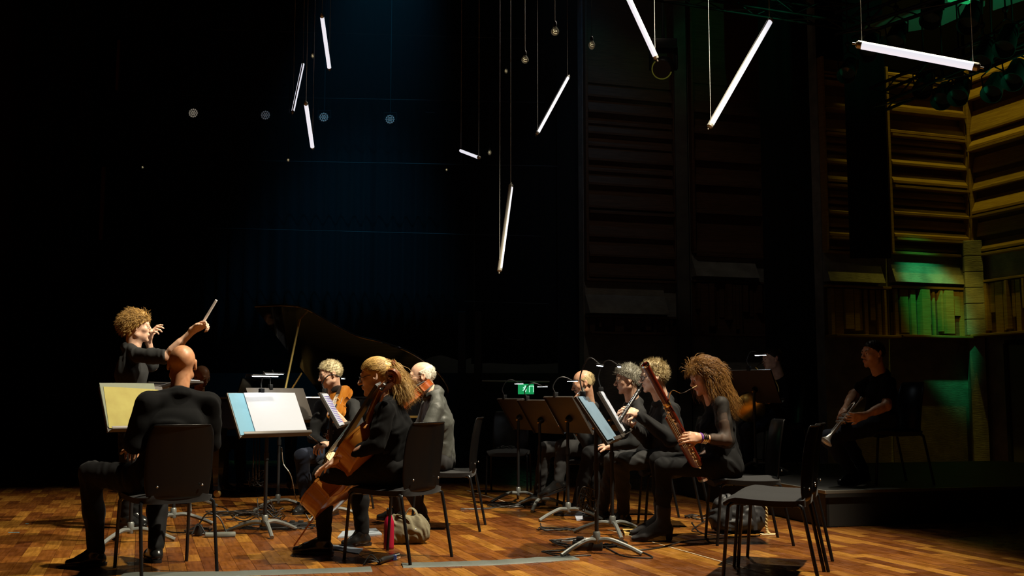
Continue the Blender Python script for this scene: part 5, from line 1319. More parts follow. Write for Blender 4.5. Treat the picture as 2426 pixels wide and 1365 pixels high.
m = MB(); m.tube([V(0, -.29, 0), V(0, -.36, 0.02), iR @ (hc+V(-.14, 0, 0)), iR @ (hc+V(-.13, 0, -.06))], .012, 8); m.build('bell_tail', HB, HT)
m = MB(); m.tube([iR @ (hc+V(.0, -.02, .14)), iR @ (at(1790, 870, 10.62)-bp), iR @ (at(1808, 857, 10.66)-bp)], [.006, .005, .005], 8); m.build('mouthpipe', HB, HT)
for i in range(3): MB().lathe([(.016, -.03), (.017, 0), (.016, .03)], 12, mat4(iR @ (hc+V(-.04+.04*i, -.03, -.02)), iR)).build('rotor', HB, HT)
# trumpet
ta, tb = at(2042, 942, 8.74), at(1958, 1049, 8.66); L = (tb-ta).length
TT = thingR('trumpet', 'silver trumpet resting bell down on the trumpet player\'s knee', 'trumpet', ta, axes(tb-ta, V(.6, -.6, .5))); SV = mat('silver_plate', (.85, .84, .80), .30, .75); X = Matrix.Rotation(-PI/2, 4, 'X')
MB().lathe([(.013, 0), (.0135, .004), (.009, .02), (.005, .05), (.006, .09)], 14, X).build('mouthpiece', SV, TT)
MB().tube([(0, .08, 0), (0, L*.72, 0)], .0058, 8).build('leadpipe', SV, TT)
MB().tube([(0, L*.72, 0), (0, L*.80, -.004), (0, L*.83, -.03), (0, L*.80, -.056), (0, L*.72, -.06), (0, L*.5, -.06)], .0062, 8).build('tuning_slide', SV, TT)
MB().tube([(.012, L*.30, -.058), (.012, L*.17, -.054), (.012, L*.13, -.03), (.012, L*.17, -.006), (.012, L*.3, 0), (.012, L*.7, 0)], .0062, 8).build('bell_bow', SV, TT)
MB().lathe([(.0062, L*.55), (.008, L*.72), (.013, L*.84), (.024, L*.93), (.045, L*.985), (.060, L), (.057, L), (.042, L*.98)], 24, mat4((.012, 0, 0), Matrix.Identity(3)) @ X).build('bell', SV, TT)
for i in range(3):
    y = L*(.40+.075*i); MB().cyl((.006, y, -.085), (.006, y, .03), .0105, n=12).build('valve', SV, TT); MB().cyl((.006, y, .03), (.006, y, .055), .004, n=8).build('valve_button', SV, TT)
# baton
T = thing('baton', 'white baton in the conductor\'s raised hand', 'baton', at(486, 756, 7.93)); v = at(513, 711, 7.90)-T.location
MB().tube([V(0, 0, 0)-v*.25, v], [.0105, .0095], 8).build('shaft', mat('baton_white', (.85, .85, .85), .4), T); MB().ball(-v*.28, (.014, .014, .018), 10).build('grip', mat('cork', (.5, .32, .15), .8), T)

# ------------------------------------------------------------------ the players
H_GOLD = mat_hair('hair_golden_brown', (.15, .075, .018), (.50, .30, .085)); H_ASH = mat_hair('hair_ash_blond', (.28, .22, .11), (.62, .54, .34)); H_HONEY = mat_hair('hair_honey', (.20, .105, .025), (.58, .37, .12))
H_WHITE = mat_hair('hair_white', (.45, .42, .34), (.75, .72, .62)); H_GREY = mat_hair('hair_grey', (.20, .19, .15), (.50, .47, .38)); H_SANDY = mat_hair('hair_sandy', (.20, .14, .055), (.48, .37, .19)); H_BROWN = mat_hair('hair_chestnut', (.085, .035, .010), (.36, .18, .045)); H_DARK = mat_hair('hair_dark', (.008, .006, .005), (.02, .014, .01)); H_STUB = mat_hair('hair_stubble', (.14, .09, .06), (.2, .14, .1))

# 1 bald man with his back to the camera
J = seated((-2.08, 6.37, .52), 126, hyaw=110)
J.update(head=at(431, 864, 6.36), neck=at(424, 930, 6.29), chest=at(415, 1000, 6.30), knL=V(-2.56, 6.50, .545), anL=at(228, 1290, 6.47), toeL=at(184, 1318, 6.44), knR=V(-2.26, 6.84, .50), anR=V(-2.19, 6.62, .10), toeR=V(-2.27, 6.76, .045))
r = J['r']; J.update(shL=J['neck']-r*.185-V(0, 0, .055), shR=J['neck']+r*.185-V(0, 0, .055)); J.update(elL=at(318, 1052, 6.18), wrL=V(-2.32, 6.52, .70), elR=at(500, 1050, 6.50), wrR=V(-2.02, 6.78, .70))
human('person in a black sweater seated with back to the camera', J, SKIN_T, CLOTH, TROUS, hair=None, nod=6, wide=1.12, seed=1, arm=1.18, limb=1.08, head=dict(jaw=1.06), brow=H_STUB, sleeve='long', collar=True, hs=1.02)
# 2 conductor
P = at(312, 983, 8.27); J = seated(P, 10, hyaw=16); r, f = J['r'], J['f']
J.update(neck=at(309, 822, 8.27), chest=at(311, 885, 8.27), head=at(326, 775, 8.27), shR=at(326, 842, 8.09), elR=at(393, 846, 7.97), wrR=at(461, 780, 7.94), shL=at(318, 838, 8.45), elL=at(362, 868, 8.56), wrL=at(352, 806, 8.50),
         knR=at(304, 1108, 8.22), anR=at(298, 1216, 8.30), toeR=at(328, 1236, 8.28), knL=at(322, 1106, 8.42), anL=at(316, 1210, 8.48), toeL=at(345, 1228, 8.46))
human('person standing in a dark elbow-sleeved top conducting with a raised baton', J, SKIN_P, CLOTH_G, TROUS, hair='curly', hair_mat=H_GOLD, nod=2, seed=2, sleeve='elbow', base=0,
      hands={'R': dict(D=at(492, 764, 7.92)-at(461, 780, 7.94), N=V(.1, -.55, -.9), curls=(42, 58, 66, 70), thumb=(.75, .35, .5), ts=25), 'L': dict(D=at(366, 772, 8.46)-at(352, 806, 8.50), N=V(.9, .2, -.2), curls=(28, 40, 48, 50), spread=.16)}, arm=1.0)
# 3 pianist
J = seated((-3.40, 11.60, .50), -25, hyaw=-35); J.update(head=at(478, 892, 11.48), neck=at(470, 938, 11.55))
J['shL'] = J['neck']-J['r']*.17-V(0, 0, .06); J['shR'] = J['neck']+J['r']*.17-V(0, 0, .06)
kc = PT.matrix_basis @ V(-.20, -.74, .79)
for s, k in ((1, 'R'), (-1, 'L')): J['el'+k] = J['sh'+k]*.5+kc*.5-V(0, 0, .18)+J['r']*.10*s; J['wr'+k] = kc+J['r']*.16*s-J['f']*.12+V(0, 0, .03)
human('person seated at the piano, head showing beside the black sweater player', J, SKIN_T, CLOTH, TROUS, nod=24, seed=3, vs=1.5, brow=H_STUB)
T = thing('piano_bench', 'black piano bench under the pianist', 'bench', (-3.42, 11.62, 0), math.radians(-25)); MB().box((0, 0, .43), (.34, .70, .07), None, .02).build('seat', LEATHER, T)
for x in (-.13, .13):
    for y in (-.3, .3): MB().box((x, y, .2), (.045, .045, .40)).build('leg', PBLK, T, False)
# 4 violinist
J = seated((-1.60, 9.72, .51), 214, hyaw=206)
J.update(head=at(782, 886, 9.44), neck=at(797, 938, 9.56), chest=at(798, 1000, 9.60), shR=at(760, 960, 9.64), shL=at(838, 960, 9.46), elR=at(742, 1038, 9.50), wrR=at(772, 1052, 9.26), elL=at(852, 1040, 9.22), wrL=at(812, 1000, 9.02),
         knR=at(716, 1082, 9.32), anR=at(724, 1182, 9.36), toeR=at(706, 1200, 9.24), knL=at(792, 1090, 9.14), anL=at(790, 1190, 9.18), toeL=at(772, 1208, 9.06))
human('person in a black shirt and navy jeans holding a violin', J, SKIN_P, CLOTH_G, JEANS, hair='short', hair_mat=H_ASH, hair_o=dict(sweep=(0, .2, .5)), nod=16, seed=4, glasses='metal', vs=1.15, sleeve='long',
      hands={'R': dict(D=at(758, 1058, 9.18)-at(772, 1052, 9.26), N=V(-.2, .2, -1), curls=(45, 52, 55, 58)), 'L': dict(D=at(792, 982, 8.98)-at(812, 1000, 9.02), N=V(-.5, .6, .5), curls=(50, 52, 55, 58))}, head=dict(nose=1.03))
# 5 cellist
J = seated(at(938, 1100, 6.80), 160, hyaw=178, bow=.02)
J.update(neck=at(921, 948, 6.70), chest=at(930, 1010, 6.74), head=at(889, 892, 6.72), shL=at(912, 972, 6.54), shR=at(936, 968, 6.87), elL=at(893, 1054, 6.50), wrL=at(806, 1086, 6.72), elR=at(880, 1050, 7.02), wrR=at(812, 1076, 7.08),
         hipL=at(930, 1112, 6.70), hipR=at(942, 1108, 6.88), knL=at(766, 1128, 6.86), anL=at(768, 1262, 6.95), toeL=at(718, 1290, 6.97), knR=at(848, 1116, 7.30), anR=at(858, 1252, 7.33), toeR=at(832, 1276, 7.30))
human('person in black with dark spectacles holding the cello', J, SKIN_P, CLOTH, TROUS, LEATHER, hair='pony', hair_mat=H_HONEY, hair_o=dict(clip=(.0, -.130, .040), tail=(.0, -.22, -1.), tail_len=.27), nod=10, seed=5, glasses='dark', fem=True, wide=1.12, belly=.008,
      hands={'L': dict(D=at(742, 1118, 6.74)-at(806, 1086, 6.72), N=V(-.1, .0, -1), curls=(12, 16, 16, 18), spread=.20, thumb=(.6, .75, .2), sc=1.05), 'R': dict(curls=(40, 40, 40, 40))}, head=dict(jaw=.96, nose=1.02), hs=1.0, arm=1.05, collar=False)
Rc = head_axes(J['face'], 10); c = A3(J['head'])+Rc@np.array([0, -.126, .041])
tb_ = [o for o in bpy.data.objects if o.name.startswith('person')][-1]
m = MB(); m.tube([c+Rc@np.array([.030*math.cos(a), -.004, .030*math.sin(a)]) for a in np.linspace(0, 2*PI, 14, endpoint=False)], .013, 8, closed=True); m.build('hair_clip', mat('tortoise_clip', (.12, .03, .01), .2), tb_, world=True)
# 6 viola player
J = seated((-.56, 8.28, .53), 178, hyaw=186)
J.update(neck=at(1030, 928, 8.20), chest=at(1036, 1000, 8.24), head=at(998, 893, 8.20), shL=at(1034, 966, 8.03), shR=at(1016, 962, 8.38), elL=at(1002, 1052, 7.92), wrL=at(945, 992, 7.86), elR=at(985, 1056, 8.55), wrR=at(935, 1062, 8.45),
         knL=at(945, 1098, 8.12), anL=at(1000, 1206, 8.46), toeL=at(975, 1232, 8.46), knR=at(915, 1100, 8.55), anR=at(945, 1202, 8.86), toeR=at(912, 1218, 8.86))
human('person in a washed grey-black shirt playing viola', J, SKIN_P, CLOTH_S, TROUS_G, hair='fringe', hair_mat=H_WHITE, nod=6, seed=6, glasses='metal', beard='goatee', brow=H_WHITE, wide=1.06, belly=.012, arm=1.06, head=dict(nose=1.05), fold=1.15,
      hands={'L': dict(N=V(.2, .5, .8), curls=(45, 48, 52, 55))})
# 7 oboist
J = seated((.68, 9.76, .52), 184, hyaw=186)
J.update(head=at(1381, 908, 9.58), neck=at(1400, 962, 9.68), chest=at(1404, 1010, 9.72), shL=at(1412, 985, 9.52), shR=at(1388, 980, 9.86), elL=at(1392, 1052, 9.40), wrL=at(1352, 1000, 9.30), elR=at(1362, 1052, 9.86), wrR=at(1345, 1010, 9.46),
         knR=at(1292, 1064, 9.90), anR=at(1276, 1166, 10.02), toeR=at(1246, 1184, 10.02), knL=at(1334, 1058, 9.52), anL=at(1324, 1140, 9.46), toeL=at(1292, 1166, 9.46))
human('person with crossed legs in charcoal trousers behind the wind stands', J, SKIN, CLOTH_G, TROUS_G, hair='fringe', hair_mat=H_SANDY, nod=16, seed=7, beard='full', brow=H_GREY, vs=1.2, wide=1.05)
# 8 grey-haired man
J = seated((1.08, 9.22, .52), 184, hyaw=184)
J.update(head=at(1485, 899, 9.06), neck=at(1504, 950, 9.12), chest=at(1508, 1010, 9.18), shL=at(1516, 978, 8.97), shR=at(1490, 974, 9.30), knL=at(1398, 1076, 9.0), anL=at(1368, 1184, 9.14), toeL=at(1330, 1206, 9.16), knR=at(1405, 1072, 9.36), anR=at(1408, 1186, 9.40), toeR=at(1378, 1204, 9.40))
J.update(elL=at(1500, 1050, 8.92), wrL=at(1446, 1058, 8.96), elR=at(1478, 1046, 9.40), wrR=at(1440, 1054, 9.28))
human('person in a dark shirt sitting still behind the clarinet player', J, SKIN_P, CLOTH_G, TROUS, hair='wavy', hair_mat=H_GREY, nod=10, seed=8, glasses='metal', vs=1.15, head=dict(nose=1.03))
# 9 clarinet player
J = seated((1.26, 8.42, .53), 184, hyaw=188)
J.update(head=at(1547, 892, 8.16), neck=at(1574, 944, 8.24), chest=at(1580, 1010, 8.32), shL=at(1590, 972, 8.06), shR=at(1562, 966, 8.42), elL=at(1588, 1040, 7.95), wrL=at(1509, 980, 7.92), elR=at(1540, 1046, 8.46), wrR=at(1492, 1006, 8.04),
         knL=at(1472, 1094, 8.26), anL=at(1478, 1206, 8.52), toeL=at(1450, 1226, 8.52), knR=at(1452, 1090, 8.62), anR=at(1428, 1198, 8.82), toeR=at(1400, 1216, 8.82))
human('person in spectacles and a black jacket playing clarinet', J, SKIN_P, CLOTH_B, TROUS_G, hair='tousled', hair_mat=H_SANDY, hair_o=dict(sweep=(0, -.1, .5)), nod=8, seed=9, glasses='dark', jacket=True, wide=1.06, belly=.01, arm=1.04, fold=1.3, head=dict(nose=1.05),
      hands={'L': dict(D=at(1482, 970, 7.86)-at(1509, 980, 7.92), N=V(-.1, .75, -.6), curls=(30, 36, 40, 44), spread=.14), 'R': dict(D=at(1470, 994, 7.84)-at(1492, 1006, 8.04), N=V(-.1, -.6, .5), curls=(42, 46, 50, 52), spread=.12)})
# 10 bassoon player
SHEER = mat('sheer_black_mesh', (.012, .008, .005), .7, alpha=.74)
J = seated((1.50, 7.52, .53), 184, hyaw=192)
J.update(head=at(1668, 893, 7.44), neck=at(1696, 944, 7.50), chest=at(1700, 1012, 7.50), shL=at(1708, 962, 7.34), shR=at(1688, 958, 7.66), elL=at(1722, 1044, 7.28), wrL=at(1658, 1038, 7.18), elR=at(1700, 1052, 7.78), wrR=at(1656, 1088, 7.52),
         knL=at(1572, 1106, 7.48), anL=at(1572, 1222, 7.54), toeL=at(1518, 1262, 7.54), knR=at(1560, 1092, 7.80), anR=at(1566, 1212, 7.86), toeR=at(1514, 1248, 7.86))
human('person in a sheer-sleeved black top and headband playing bassoon', J, SKIN, CLOTH, TROUS, SUEDE, hair='long', hair_mat=H_BROWN, nod=18, seed=10, fem=True, sleeve='none', sheer=SHEER, shoes='boot', collar=False, head=dict(jaw=.92, nose=.99), arm=.92, limb=.94,
      hands={'L': dict(D=at(1620, 1034, 7.12)-at(1658, 1038, 7.18), N=V(-.1, .8, -.3), curls=(38, 44, 48, 52), spread=.10), 'R': dict(N=V(-.5, -.5, .5), curls=(40, 40, 44, 48))})
bw = [o for o in bpy.data.objects if o.name.startswith('person')][-1]
Rb = head_axes(J['face'], 18); hb = A3(J['head'])
m = MB(); m.tube([hb+Rb@np.array([.098*math.sin(a), .030-.0*a, .020+.108*math.cos(a)]) for a in np.linspace(-1.5, 1.5, 18)], .0075, 6, flat=(1, .5)); m.build('headband', EBONY, bw, world=True)
w = J['wrL']; e = J['elL']; d = (e-w).normalized()
for i, (mm, rr) in enumerate(((mat('violet_band', (.16, .05, .30), .6), .0300), (SILV, .0315), (SILV, .0325), (SILV, .0335))):
    m = MB(); R = frame(d); c0 = w+d*(.004+.014*i); m.tube([c0+R @ V(rr*math.cos(a), rr*math.sin(a), 0) for a in np.linspace(0, 2*PI, 16, endpoint=False)], .0055 if i else .0075, 6, closed=True); m.build('wristband' if i == 0 else 'bracelet', mm, bw, world=True)
# 11 horn player
J = seated((2.74, 10.95, RZ+.52), 188, hyaw=192)
J.update(head=at(1829, 850, 10.80), neck=at(1851, 896, 10.88), shL=at(1862, 915, 10.70), shR=at(1842, 912, 11.04), elL=at(1856, 985, 10.60), wrL=at(1822, 950, 10.46), elR=at(1822, 980, 11.05), wrR=at(1790, 972, 10.72),
         knL=at(1772, 1018, 10.66), anL=at(1776, 1094, 10.80), toeL=at(1750, 1108, 10.74), knR=at(1765, 1014, 11.0), anR=at(1768, 1086, 11.1), toeR=at(1742, 1100, 11.05))
J['chest'] = J['pelvis']*.4+J['neck']*.6
human('person in black playing the horn on the riser', J, SKIN_P, CLOTH, JEANS, hair='crop', hair_mat=H_DARK, nod=6, seed=11, vs=1.3, base=RZ, hands={'L': dict(curls=(50, 52, 55, 58), N=V(-.4, .6, -.2))})
# 12 trumpet player
J = seated((3.14, 9.06, RZ+.52), 192, hyaw=198)
J.update(head=at(2068, 838, 8.95), neck=at(2090, 886, 9.02), shL=at(2106, 908, 8.86), shR=at(2070, 904, 9.22), elL=at(2100, 962, 8.70), wrL=at(2044, 986, 8.64), elR=at(2022, 935, 9.22), wrR=at(2000, 972, 8.86),
         knL=at(1962, 1038, 8.78), anL=at(2022, 1122, 8.98), toeL=at(2000, 1142, 8.92), knR=at(2000, 1030, 9.16), anR=at(2046, 1112, 9.30), toeR=at(2022, 1130, 9.24))
J['chest'] = J['pelvis']*.4+J['neck']*.6
human('person in a black short-sleeved shirt resting a trumpet on the knee', J, SKIN, CLOTH, JEANS, hair='crop', hair_mat=H_DARK, nod=2, seed=12, vs=1.2, base=RZ, sleeve='short', wide=1.08, arm=1.08,
      hands={'R': dict(D=at(1990, 992, 8.70)-at(2000, 972, 8.86), N=V(.5, .3, -.5), curls=(48, 50, 52, 55)), 'L': dict(D=at(2020, 990, 8.62)-at(2044, 986, 8.64), N=V(-.1, .8, .2), curls=(50, 52, 55, 58))})
# ------------------------------------------------------------------ things on the floor
CAB = mat('black_cable', (.012, .012, .012), .45); CAB_G = mat('grey_cable', (.30, .30, .28), .5)
def cable(label, pts, r=.0045, m=None, raw=False, plug=True, name='cable'):
    P = [Vector(p) if len(p) == 3 else fl(p[0], p[1], r+.001) for p in pts]; o = P[0].copy(); o.z = 0
    T = thing(name, label, 'cable', o); Q = bez([p-o for p in P], 6)
    MB().tube([V(q.x, q.y, max(q.z, r+.0005)) for q in Q], r, 6).build('cord', m or CAB, T)
    if plug: MB().tube([Q[0], Q[0]+(Q[0]-Q[1]).normalized()*.035], [r*1.9, r*1.5], 8).build('plug', CAB, T)
    return T
def coil(label, px, py, rx, ry, turns, seed, r=.004, z=0., zs=.03, tail=None):
    c = fl(px, py) if z == 0 else V(0, 0, 0); 
    if z: c = z
    rg = random.Random(seed); pts = []; n = turns*11
    for i in range(n):
        a = 2*PI*i/11; k = .75+.35*rg.random(); pts.append(c+V(rx*k*math.cos(a+.1*rg.random())+rg.uniform(-.02, .02), ry*k*math.sin(a), r+zs*rg.random()*(.3+.7*i/n)))
    if tail: pts += [fl(x, y, r+.001) for x, y in tail]
    return cable(label, [tuple(p) for p in pts], r, plug=False)
coil('tangle of black cables between the black sweater player and the big white page', 570, 1218, .30, .16, 5, 1, tail=[(500, 1225), (470, 1228)])
coil('tangle of black cables around the foot of the cellist\'s stand', 655, 1250, .30, .20, 5, 2, tail=[(720, 1240), (760, 1225)])
coil('loose black cable heap left of the power adapter', 470, 1262, .10, .14, 3, 3, tail=[(420, 1262), (395, 1258)])
coil('wide loop of black cable left of the white page stand foot', 600, 1232, .24, .22, 2, 12, zs=.10)
coil('thin cable loops standing by the foot of the white page stand', 640, 1240, .14, .10, 3, 13, .003, zs=.22)
coil('heap of black cable under the leftmost wind stand', 1205, 1200, .17, .16, 4, 4, tail=[(1150, 1206), (1110, 1207)])
coil('coiled black cables under the third wind stand', 1325, 1258, .16, .10, 3, 5, tail=[(1290, 1250), (1280, 1240)])
coil('heap of black cables round the nearest wind stand', 1395, 1290, .26, .20, 6, 6, tail=[(1330, 1305), (1290, 1307), (1330, 1318), (1400, 1316)])
coil('cable bundle hanging off the front of the piano', 0, 0, .09, .02, 4, 7, z=at(610, 1155, 9.9), zs=.16)
coil('black cable heap behind the bassoon player\'s chair', 1655, 1228, .12, .12, 3, 8, tail=[(1640, 1255), (1662, 1262)])
coil('cables dangling on the pole of the nearest wind stand', 0, 0, .05, .04, 6, 9, z=at(1392, 1215, 6.9), zs=.20)
coil('cable coil lying on the empty chair facing the audience', 0, 0, .09, .06, 4, 10, z=V(e_.x-.02, e_.y, .462), zs=.03)
cable('long cable looping from the piano to the tangle', [(486, 1168), (505, 1195), (535, 1205), (556, 1228), (590, 1238)], .004)
cable('cable snaking right of the nearest wind stand under the boot', [(1440, 1290), (1500, 1303), (1560, 1298), (1620, 1283), (1700, 1276), (1790, 1270), (1800, 1268)], .0045)
cable('cable loop right of the nearest wind stand', [(1440, 1300), (1480, 1318), (1545, 1322), (1520, 1308), (1470, 1296)], .0045)
cable('cable loop left of the nearest wind stand', [(1310, 1283), (1345, 1300), (1300, 1305), (1286, 1308), (1350, 1314)], .0045)
cable('cable running behind the front chairs', [(1640, 1240), (1660, 1262), (1700, 1268), (1750, 1262)], .004)
cable('thin cable lying along the floor left of the wind stands', [(1100, 1206), (1150, 1204), (1190, 1198)], .004)
cable('pale cable hanging from the big white page stand', [tuple(at(668, 1070, 7.8)), tuple(at(672, 1100, 7.85)), tuple(at(690, 1130, 7.9)), (704, 1190), (735, 1235)], .0035, CAB_G)
T = thing('power_adapter', 'flat grey power adapter brick on the floor', 'power adapter', fl(522, 1272), .25)
MB().box((0, 0, .016), (.215, .085, .03), None, .008).build('case', mat('adapter_grey', (.16, .17, .15), .5), T); MB().tube(bez([(-.1, 0, .02), (-.16, .06, .09), (-.2, .02, .02)], 6), .005, 6).build('cord', CAB, T)
T = thing('plug_block', 'upright black plug on the cables left of the grey adapter', 'plug', fl(470, 1270)); MB().box((0, 0, .04), (.05, .05, .08), None, .01).build('body', CAB, T); MB().tube(bez([(0, 0, .08), (.06, 0, .16), (.14, .02, .13), (.20, .02, .02)], 6), .006, 6).build('cord', CAB, T)
T = thing('power_strip', 'black power strip in the tangle behind the white page stand', 'power strip', fl(672, 1252), .1); MB().box((0, 0, .022), (.36, .065, .044), None, .008).build('case', CAB, T)
for i in range(5): MB().box((-.13+.065*i, 0, .050), (.04, .045, .018), None, .006).build('plug', CAB, T)
T = thing('power_box', 'black power box with a blue light by the nearest wind stand', 'power box', fl(1392, 1303), -.1); MB().box((0, 0, .03), (.20, .09, .06), None, .008).build('case', CAB, T); MB().box((.02, -.02, .063), (.02, .014, .006)).build('switch_light', mat('blue_led', (.05, .15, .9), .3, emit=(.02, .12, 1.), estr=1.6), T, False)
MB().box((-.05, 0, .07), (.05, .05, .03), None, .006).build('plug', CAB, T)
# bottle
p = fl(921, 1301); T = thing('water_bottle', 'crimson metal water bottle under the cellist\'s chair', 'bottle', p); RED = mat('crimson_enamel', (.28, .005, .028), .35, spec=.5)
MB().lathe([(.030, .0), (.034, .006), (.0345, .02), (.0345, .15), (.032, .18), (.023, .205), (.017, .22), (.016, .226)], 24).build('body', RED, T); MB().lathe([(.0165, .226), (.019, .228), (.019, .262), (.012, .27)], 18).build('cap', mat('bottle_cap_black', (.02, .02, .02), .4), T)
# canvas bag
BAG = mat('beige_canvas', (.16, .145, .09), .9, noise=(14, (.12, .10, .06)), bump=(90, .3, .003)); bc = fl(963, 1288)
T = thing('canvas_bag', 'slouchy beige canvas bag under the cellist\'s chair', 'bag', bc, .12)
S = SDF()
S.cone((-.09, 0, .07), (.09, 0, .07), .068, k=.03, X=(0, 0, 1.), ratio=.85); S.cone((-.085, 0, .13), (.08, .01, .12), .060, k=.04); S.cone((-.07, 0, .16), (.07, 0, .16), .036, k=.04)
S.cone((-.06, 0, .21), (.06, 0, .21), .026, k=.02, sub=True)
R3 = np.array(Matrix.Rotation(.12, 3, 'Z')); S.xform(R3, A3(bc))
np_obj('body', [S.mesh(.005, folds(.010, .055, 21))], BAG, T)
for s, q in ((-1, [(-.07, -.03, .17), (-.06, -.045, .20), (.0, -.05, .17), (.02, -.05, .14)]), (1, [(-.02, .03, .17), (.02, .03, .235), (.06, .01, .22), (.085, -.02, .15)])):
    MB().tube(bez(q, 6), .013, 8, flat=(1, .3)).build('handle', BAG, T)
MB().ball((-.085, -.055, .075), .011, 8).build('toggle', SILV, T); MB().ball((.06, -.062, .10), .009, 8).build('toggle', SILV, T)
# notebook, papers
def flat(name, label, cat, pts, m, h=.004, spiral=False):
    P = [fl(*q) for q in pts]; c = sum(P, V(0, 0, 0))/len(P); T = thing(name, label, cat, c); b = MB(); n = len(P)
    vs = [V(p.x-c.x, p.y-c.y, .001) for p in P]+[V(p.x-c.x, p.y-c.y, h) for p in P]; b.add(vs, [tuple(range(n-1, -1, -1)), tuple(range(n, 2*n))]+[(i, (i+1) % n, n+(i+1) % n, n+i) for i in range(n)]); b.build('cover', m, T, False)
    if spiral:
        s = MB()
        for i in range(18): q = (P[0]*(1-i/17)+P[1]*(i/17))-c; s.tube([q+V(.006*math.cos(a), .006*math.sin(a), .006+.005*math.sin(a)) for a in np.linspace(0, 2*PI, 7)], .001, 4)
        s.build('spiral', STEEL_D, T)
    return T
GREYB = mat('grey_blue_paper', (.22, .25, .29), .7)
flat('notebook', 'grey spiral notebook on the floor behind the cellist\'s legs', 'notebook', [(812, 1262), (890, 1255), (905, 1268), (800, 1276)], GREYB, .012, True)
flat('folder', 'dark grey folder on the floor beside the cellist\'s near shoe', 'folder', [(785, 1292), (860, 1302), (850, 1314), (775, 1300)], mat('slate_paper', (.10, .12, .15), .7), .006)
flat('paper_sheet', 'white paper on the floor left of the shiny black shoes', 'paper', [(1362, 1222), (1402, 1218), (1412, 1230), (1366, 1234)], PAPER, .004)
flat('wooden_block', 'thin yellow wooden block on the floor before the boot', 'wood block', [(1474, 1258), (1506, 1254), (1518, 1264), (1480, 1270)], mat('yellow_pine', (.55, .36, .10), .6), .02)
# gaffer tape strips and floor line
def tape(label, pts, w, m, name='tape_strip', h=.0022):
    P = [fl(*q) for q in pts]; T = thing(name, label, 'tape', P[0]); Q = bez(P, 8); b = MB(); vs = []; fs = []; rg = random.Random(len(label))
    for i, q in enumerate(Q):
        t = (Q[min(i+1, len(Q)-1)]-Q[max(i-1, 0)]).normalized(); n = V(-t.y, t.x, 0); q = q-P[0]; hh = h+rg.random()*.003*(1 if h > .002 else 0)
        vs += [q+n*w/2+V(0, 0, .0008), q+n*w/2*.9+V(0, 0, hh), q-n*w/2*.9+V(0, 0, hh*.8), q-n*w/2+V(0, 0, .0008)]
    for i in range(len(Q)-1):
        a = i*4; fs += [(a, a+4, a+5, a+1), (a+1, a+5, a+6, a+2), (a+2, a+6, a+7, a+3)]
    b.add(vs, fs); b.build('strip', m, T); return T
TAPE = mat('grey_gaffer_tape', (.075, .085, .075), .5, bump=(25, .4, .006))
tape('grey tape strip crossing the floor from the cellist\'s chair to the wind stands', [(953, 1341), (1060, 1338), (1180, 1334), (1300, 1326), (1360, 1322)], .16, TAPE, h=.006)
tape('grey tape strip at the lower left edge of the picture', [(290, 1364), (500, 1362), (700, 1356), (880, 1350)], .15, TAPE, h=.006)
tape('thin pale line on the floor under the front empty chairs', [(1440, 1255), (1518, 1277), (1700, 1328), (1800, 1357), (1900, 1388)], .008, mat('pale_line', (.50, .44, .30), .6), h=.0012)
tape('thin pale line on the floor behind the viola player\'s chair', [(1105, 1162), (1180, 1184), (1250, 1204)], .012, mat('pale_line', (.5, .44, .3), .6), h=.0012)
tape('tiny cyan tape mark on the floor at the far left', [(20, 1262), (46, 1262)], .010, mat('cyan_tape', (.08, .45, .60), .5), h=.001)
tape('tiny cyan tape mark behind the first at the far left', [(60, 1241), (68, 1241)], .010, mat('cyan_tape', (.08, .45, .60), .5), h=.001)
# black connector knot at the tape's end
T = thing('cable_connector', 'black cable connector with a blue tag at the end of the tape', 'connector', fl(915, 1340)); q = [fl(897, 1340)-T.location, fl(910, 1334)-T.location, fl(926, 1330)-T.location, fl(935, 1328)-T.location]
MB().tube([x+V(0, 0, .022) for x in q], [.012, .018, .016, .02], 10).build('body', CAB, T); MB().tube([q[3]+V(0, 0, .022), q[3]+V(.03, .01, .03)], [.022, .018], 10).build('collar', SILV, T); MB().box(q[3]+V(.005, -.03, .02), (.02, .008, .03)).build('tag', mat('blue_tag', (.05, .12, .5), .5), T, False)
for i in range(3): MB().tube(bez([q[0]+V(0, 0, .02), q[0]+V(-.05, .02*i-.02, .03+.015*i), q[0]+V(-.09, .03-.02*i, .006)], 5), .004, 6).build('cord', CAB, T)
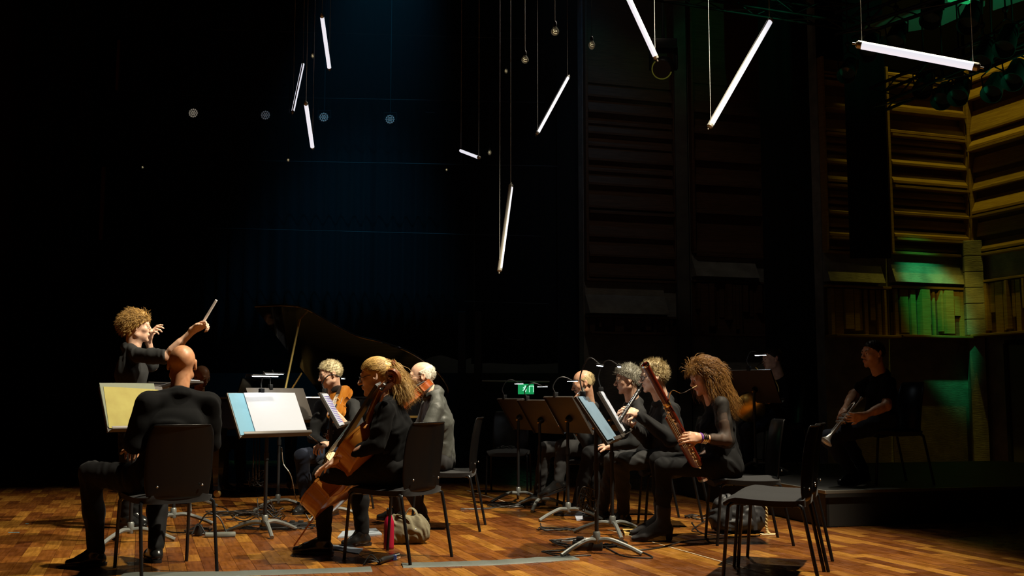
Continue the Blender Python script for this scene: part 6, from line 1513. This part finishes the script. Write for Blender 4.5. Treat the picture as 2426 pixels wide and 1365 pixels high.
# rucksack and rope
p = fl(1748, 1262); T = thing('rucksack', 'black rucksack slumped under the front empty chairs', 'rucksack', p, .1); S = SDF(); NYL = mat('black_nylon', (.018, .018, .020), .55, bump=(60, .3, .004))
S.cone((-.12, 0, .10), (.12, 0, .10), .098, k=.05); S.cone((-.10, 0, .20), (.10, 0, .17), .080, k=.05); S.cone((-.09, -.07, .07), (.09, -.07, .07), .045, k=.03); S.p.append(('h', np.array([0, 0, 1.]), .004, .004))
S.xform(np.array(Matrix.Rotation(.1, 3, 'Z')), A3(p)); np_obj('body', [S.mesh(.007, folds(.008, .07, 31))], NYL, T)
for s in (-1, 1): MB().tube(bez([(.07*s, .06, .27), (.08*s, -.06, .28), (.09*s, -.10, .16), (.10*s, -.11, .03)], 6), .016, 8, flat=(1, .3)).build('strap', NYL, T)
MB().tube([(-.12, -.085, .15), (.12, -.085, .15)], .004, 6).build('zip', STEEL_D, T)
ROPE = mat('yellow_rope', (.62, .50, .24), .8); p = fl(1815, 1267)
T = thing('twisted_rope', 'pale twisted rope hanging down beside the rucksack', 'rope', p); base = [V(-.0, 0, .27), V(.008, 0, .15), V(.004, 0, .05), V(.02, -.01, .012), V(.06, -.02, .008)]; Q = bez(base, 14)
for ph in (0, PI): MB().tube([q+V(.006*math.cos(i*.9+ph), .006*math.sin(i*.9+ph), 0) for i, q in enumerate(Q)], .0055, 6).build('strand', ROPE, T)
T = thing('floor_mat', 'small pale mat patch under the rope', 'mat', p); MB().box((.01, 0, .0035), (.10, .07, .005), None, .002).build('pad', mat('pale_mat', (.5, .42, .25), .8), T)
# ------------------------------------------------------------------ haze in front of the black backdrop
hz = MB().box((-2.5, 14.2, 5.3), (9.4, 4.0, 10.2)).build('haze', bpy.data.materials.new('haze'), None, False); tag(hz, 'thin stage haze catching the blue shaft of light', 'haze', kind='stuff')
hm = hz.data.materials[0]; hm.use_nodes = True; nt = hm.node_tree; nt.nodes.clear(); o = nt.nodes.new('ShaderNodeOutputMaterial'); v = nt.nodes.new('ShaderNodeVolumeScatter'); v.inputs['Density'].default_value = .02; v.inputs['Anisotropy'].default_value = .2; v.inputs['Color'].default_value = (.9, .95, 1, 1); nt.links.new(v.outputs[0], o.inputs['Volume'])
bpy.context.view_layer.update()
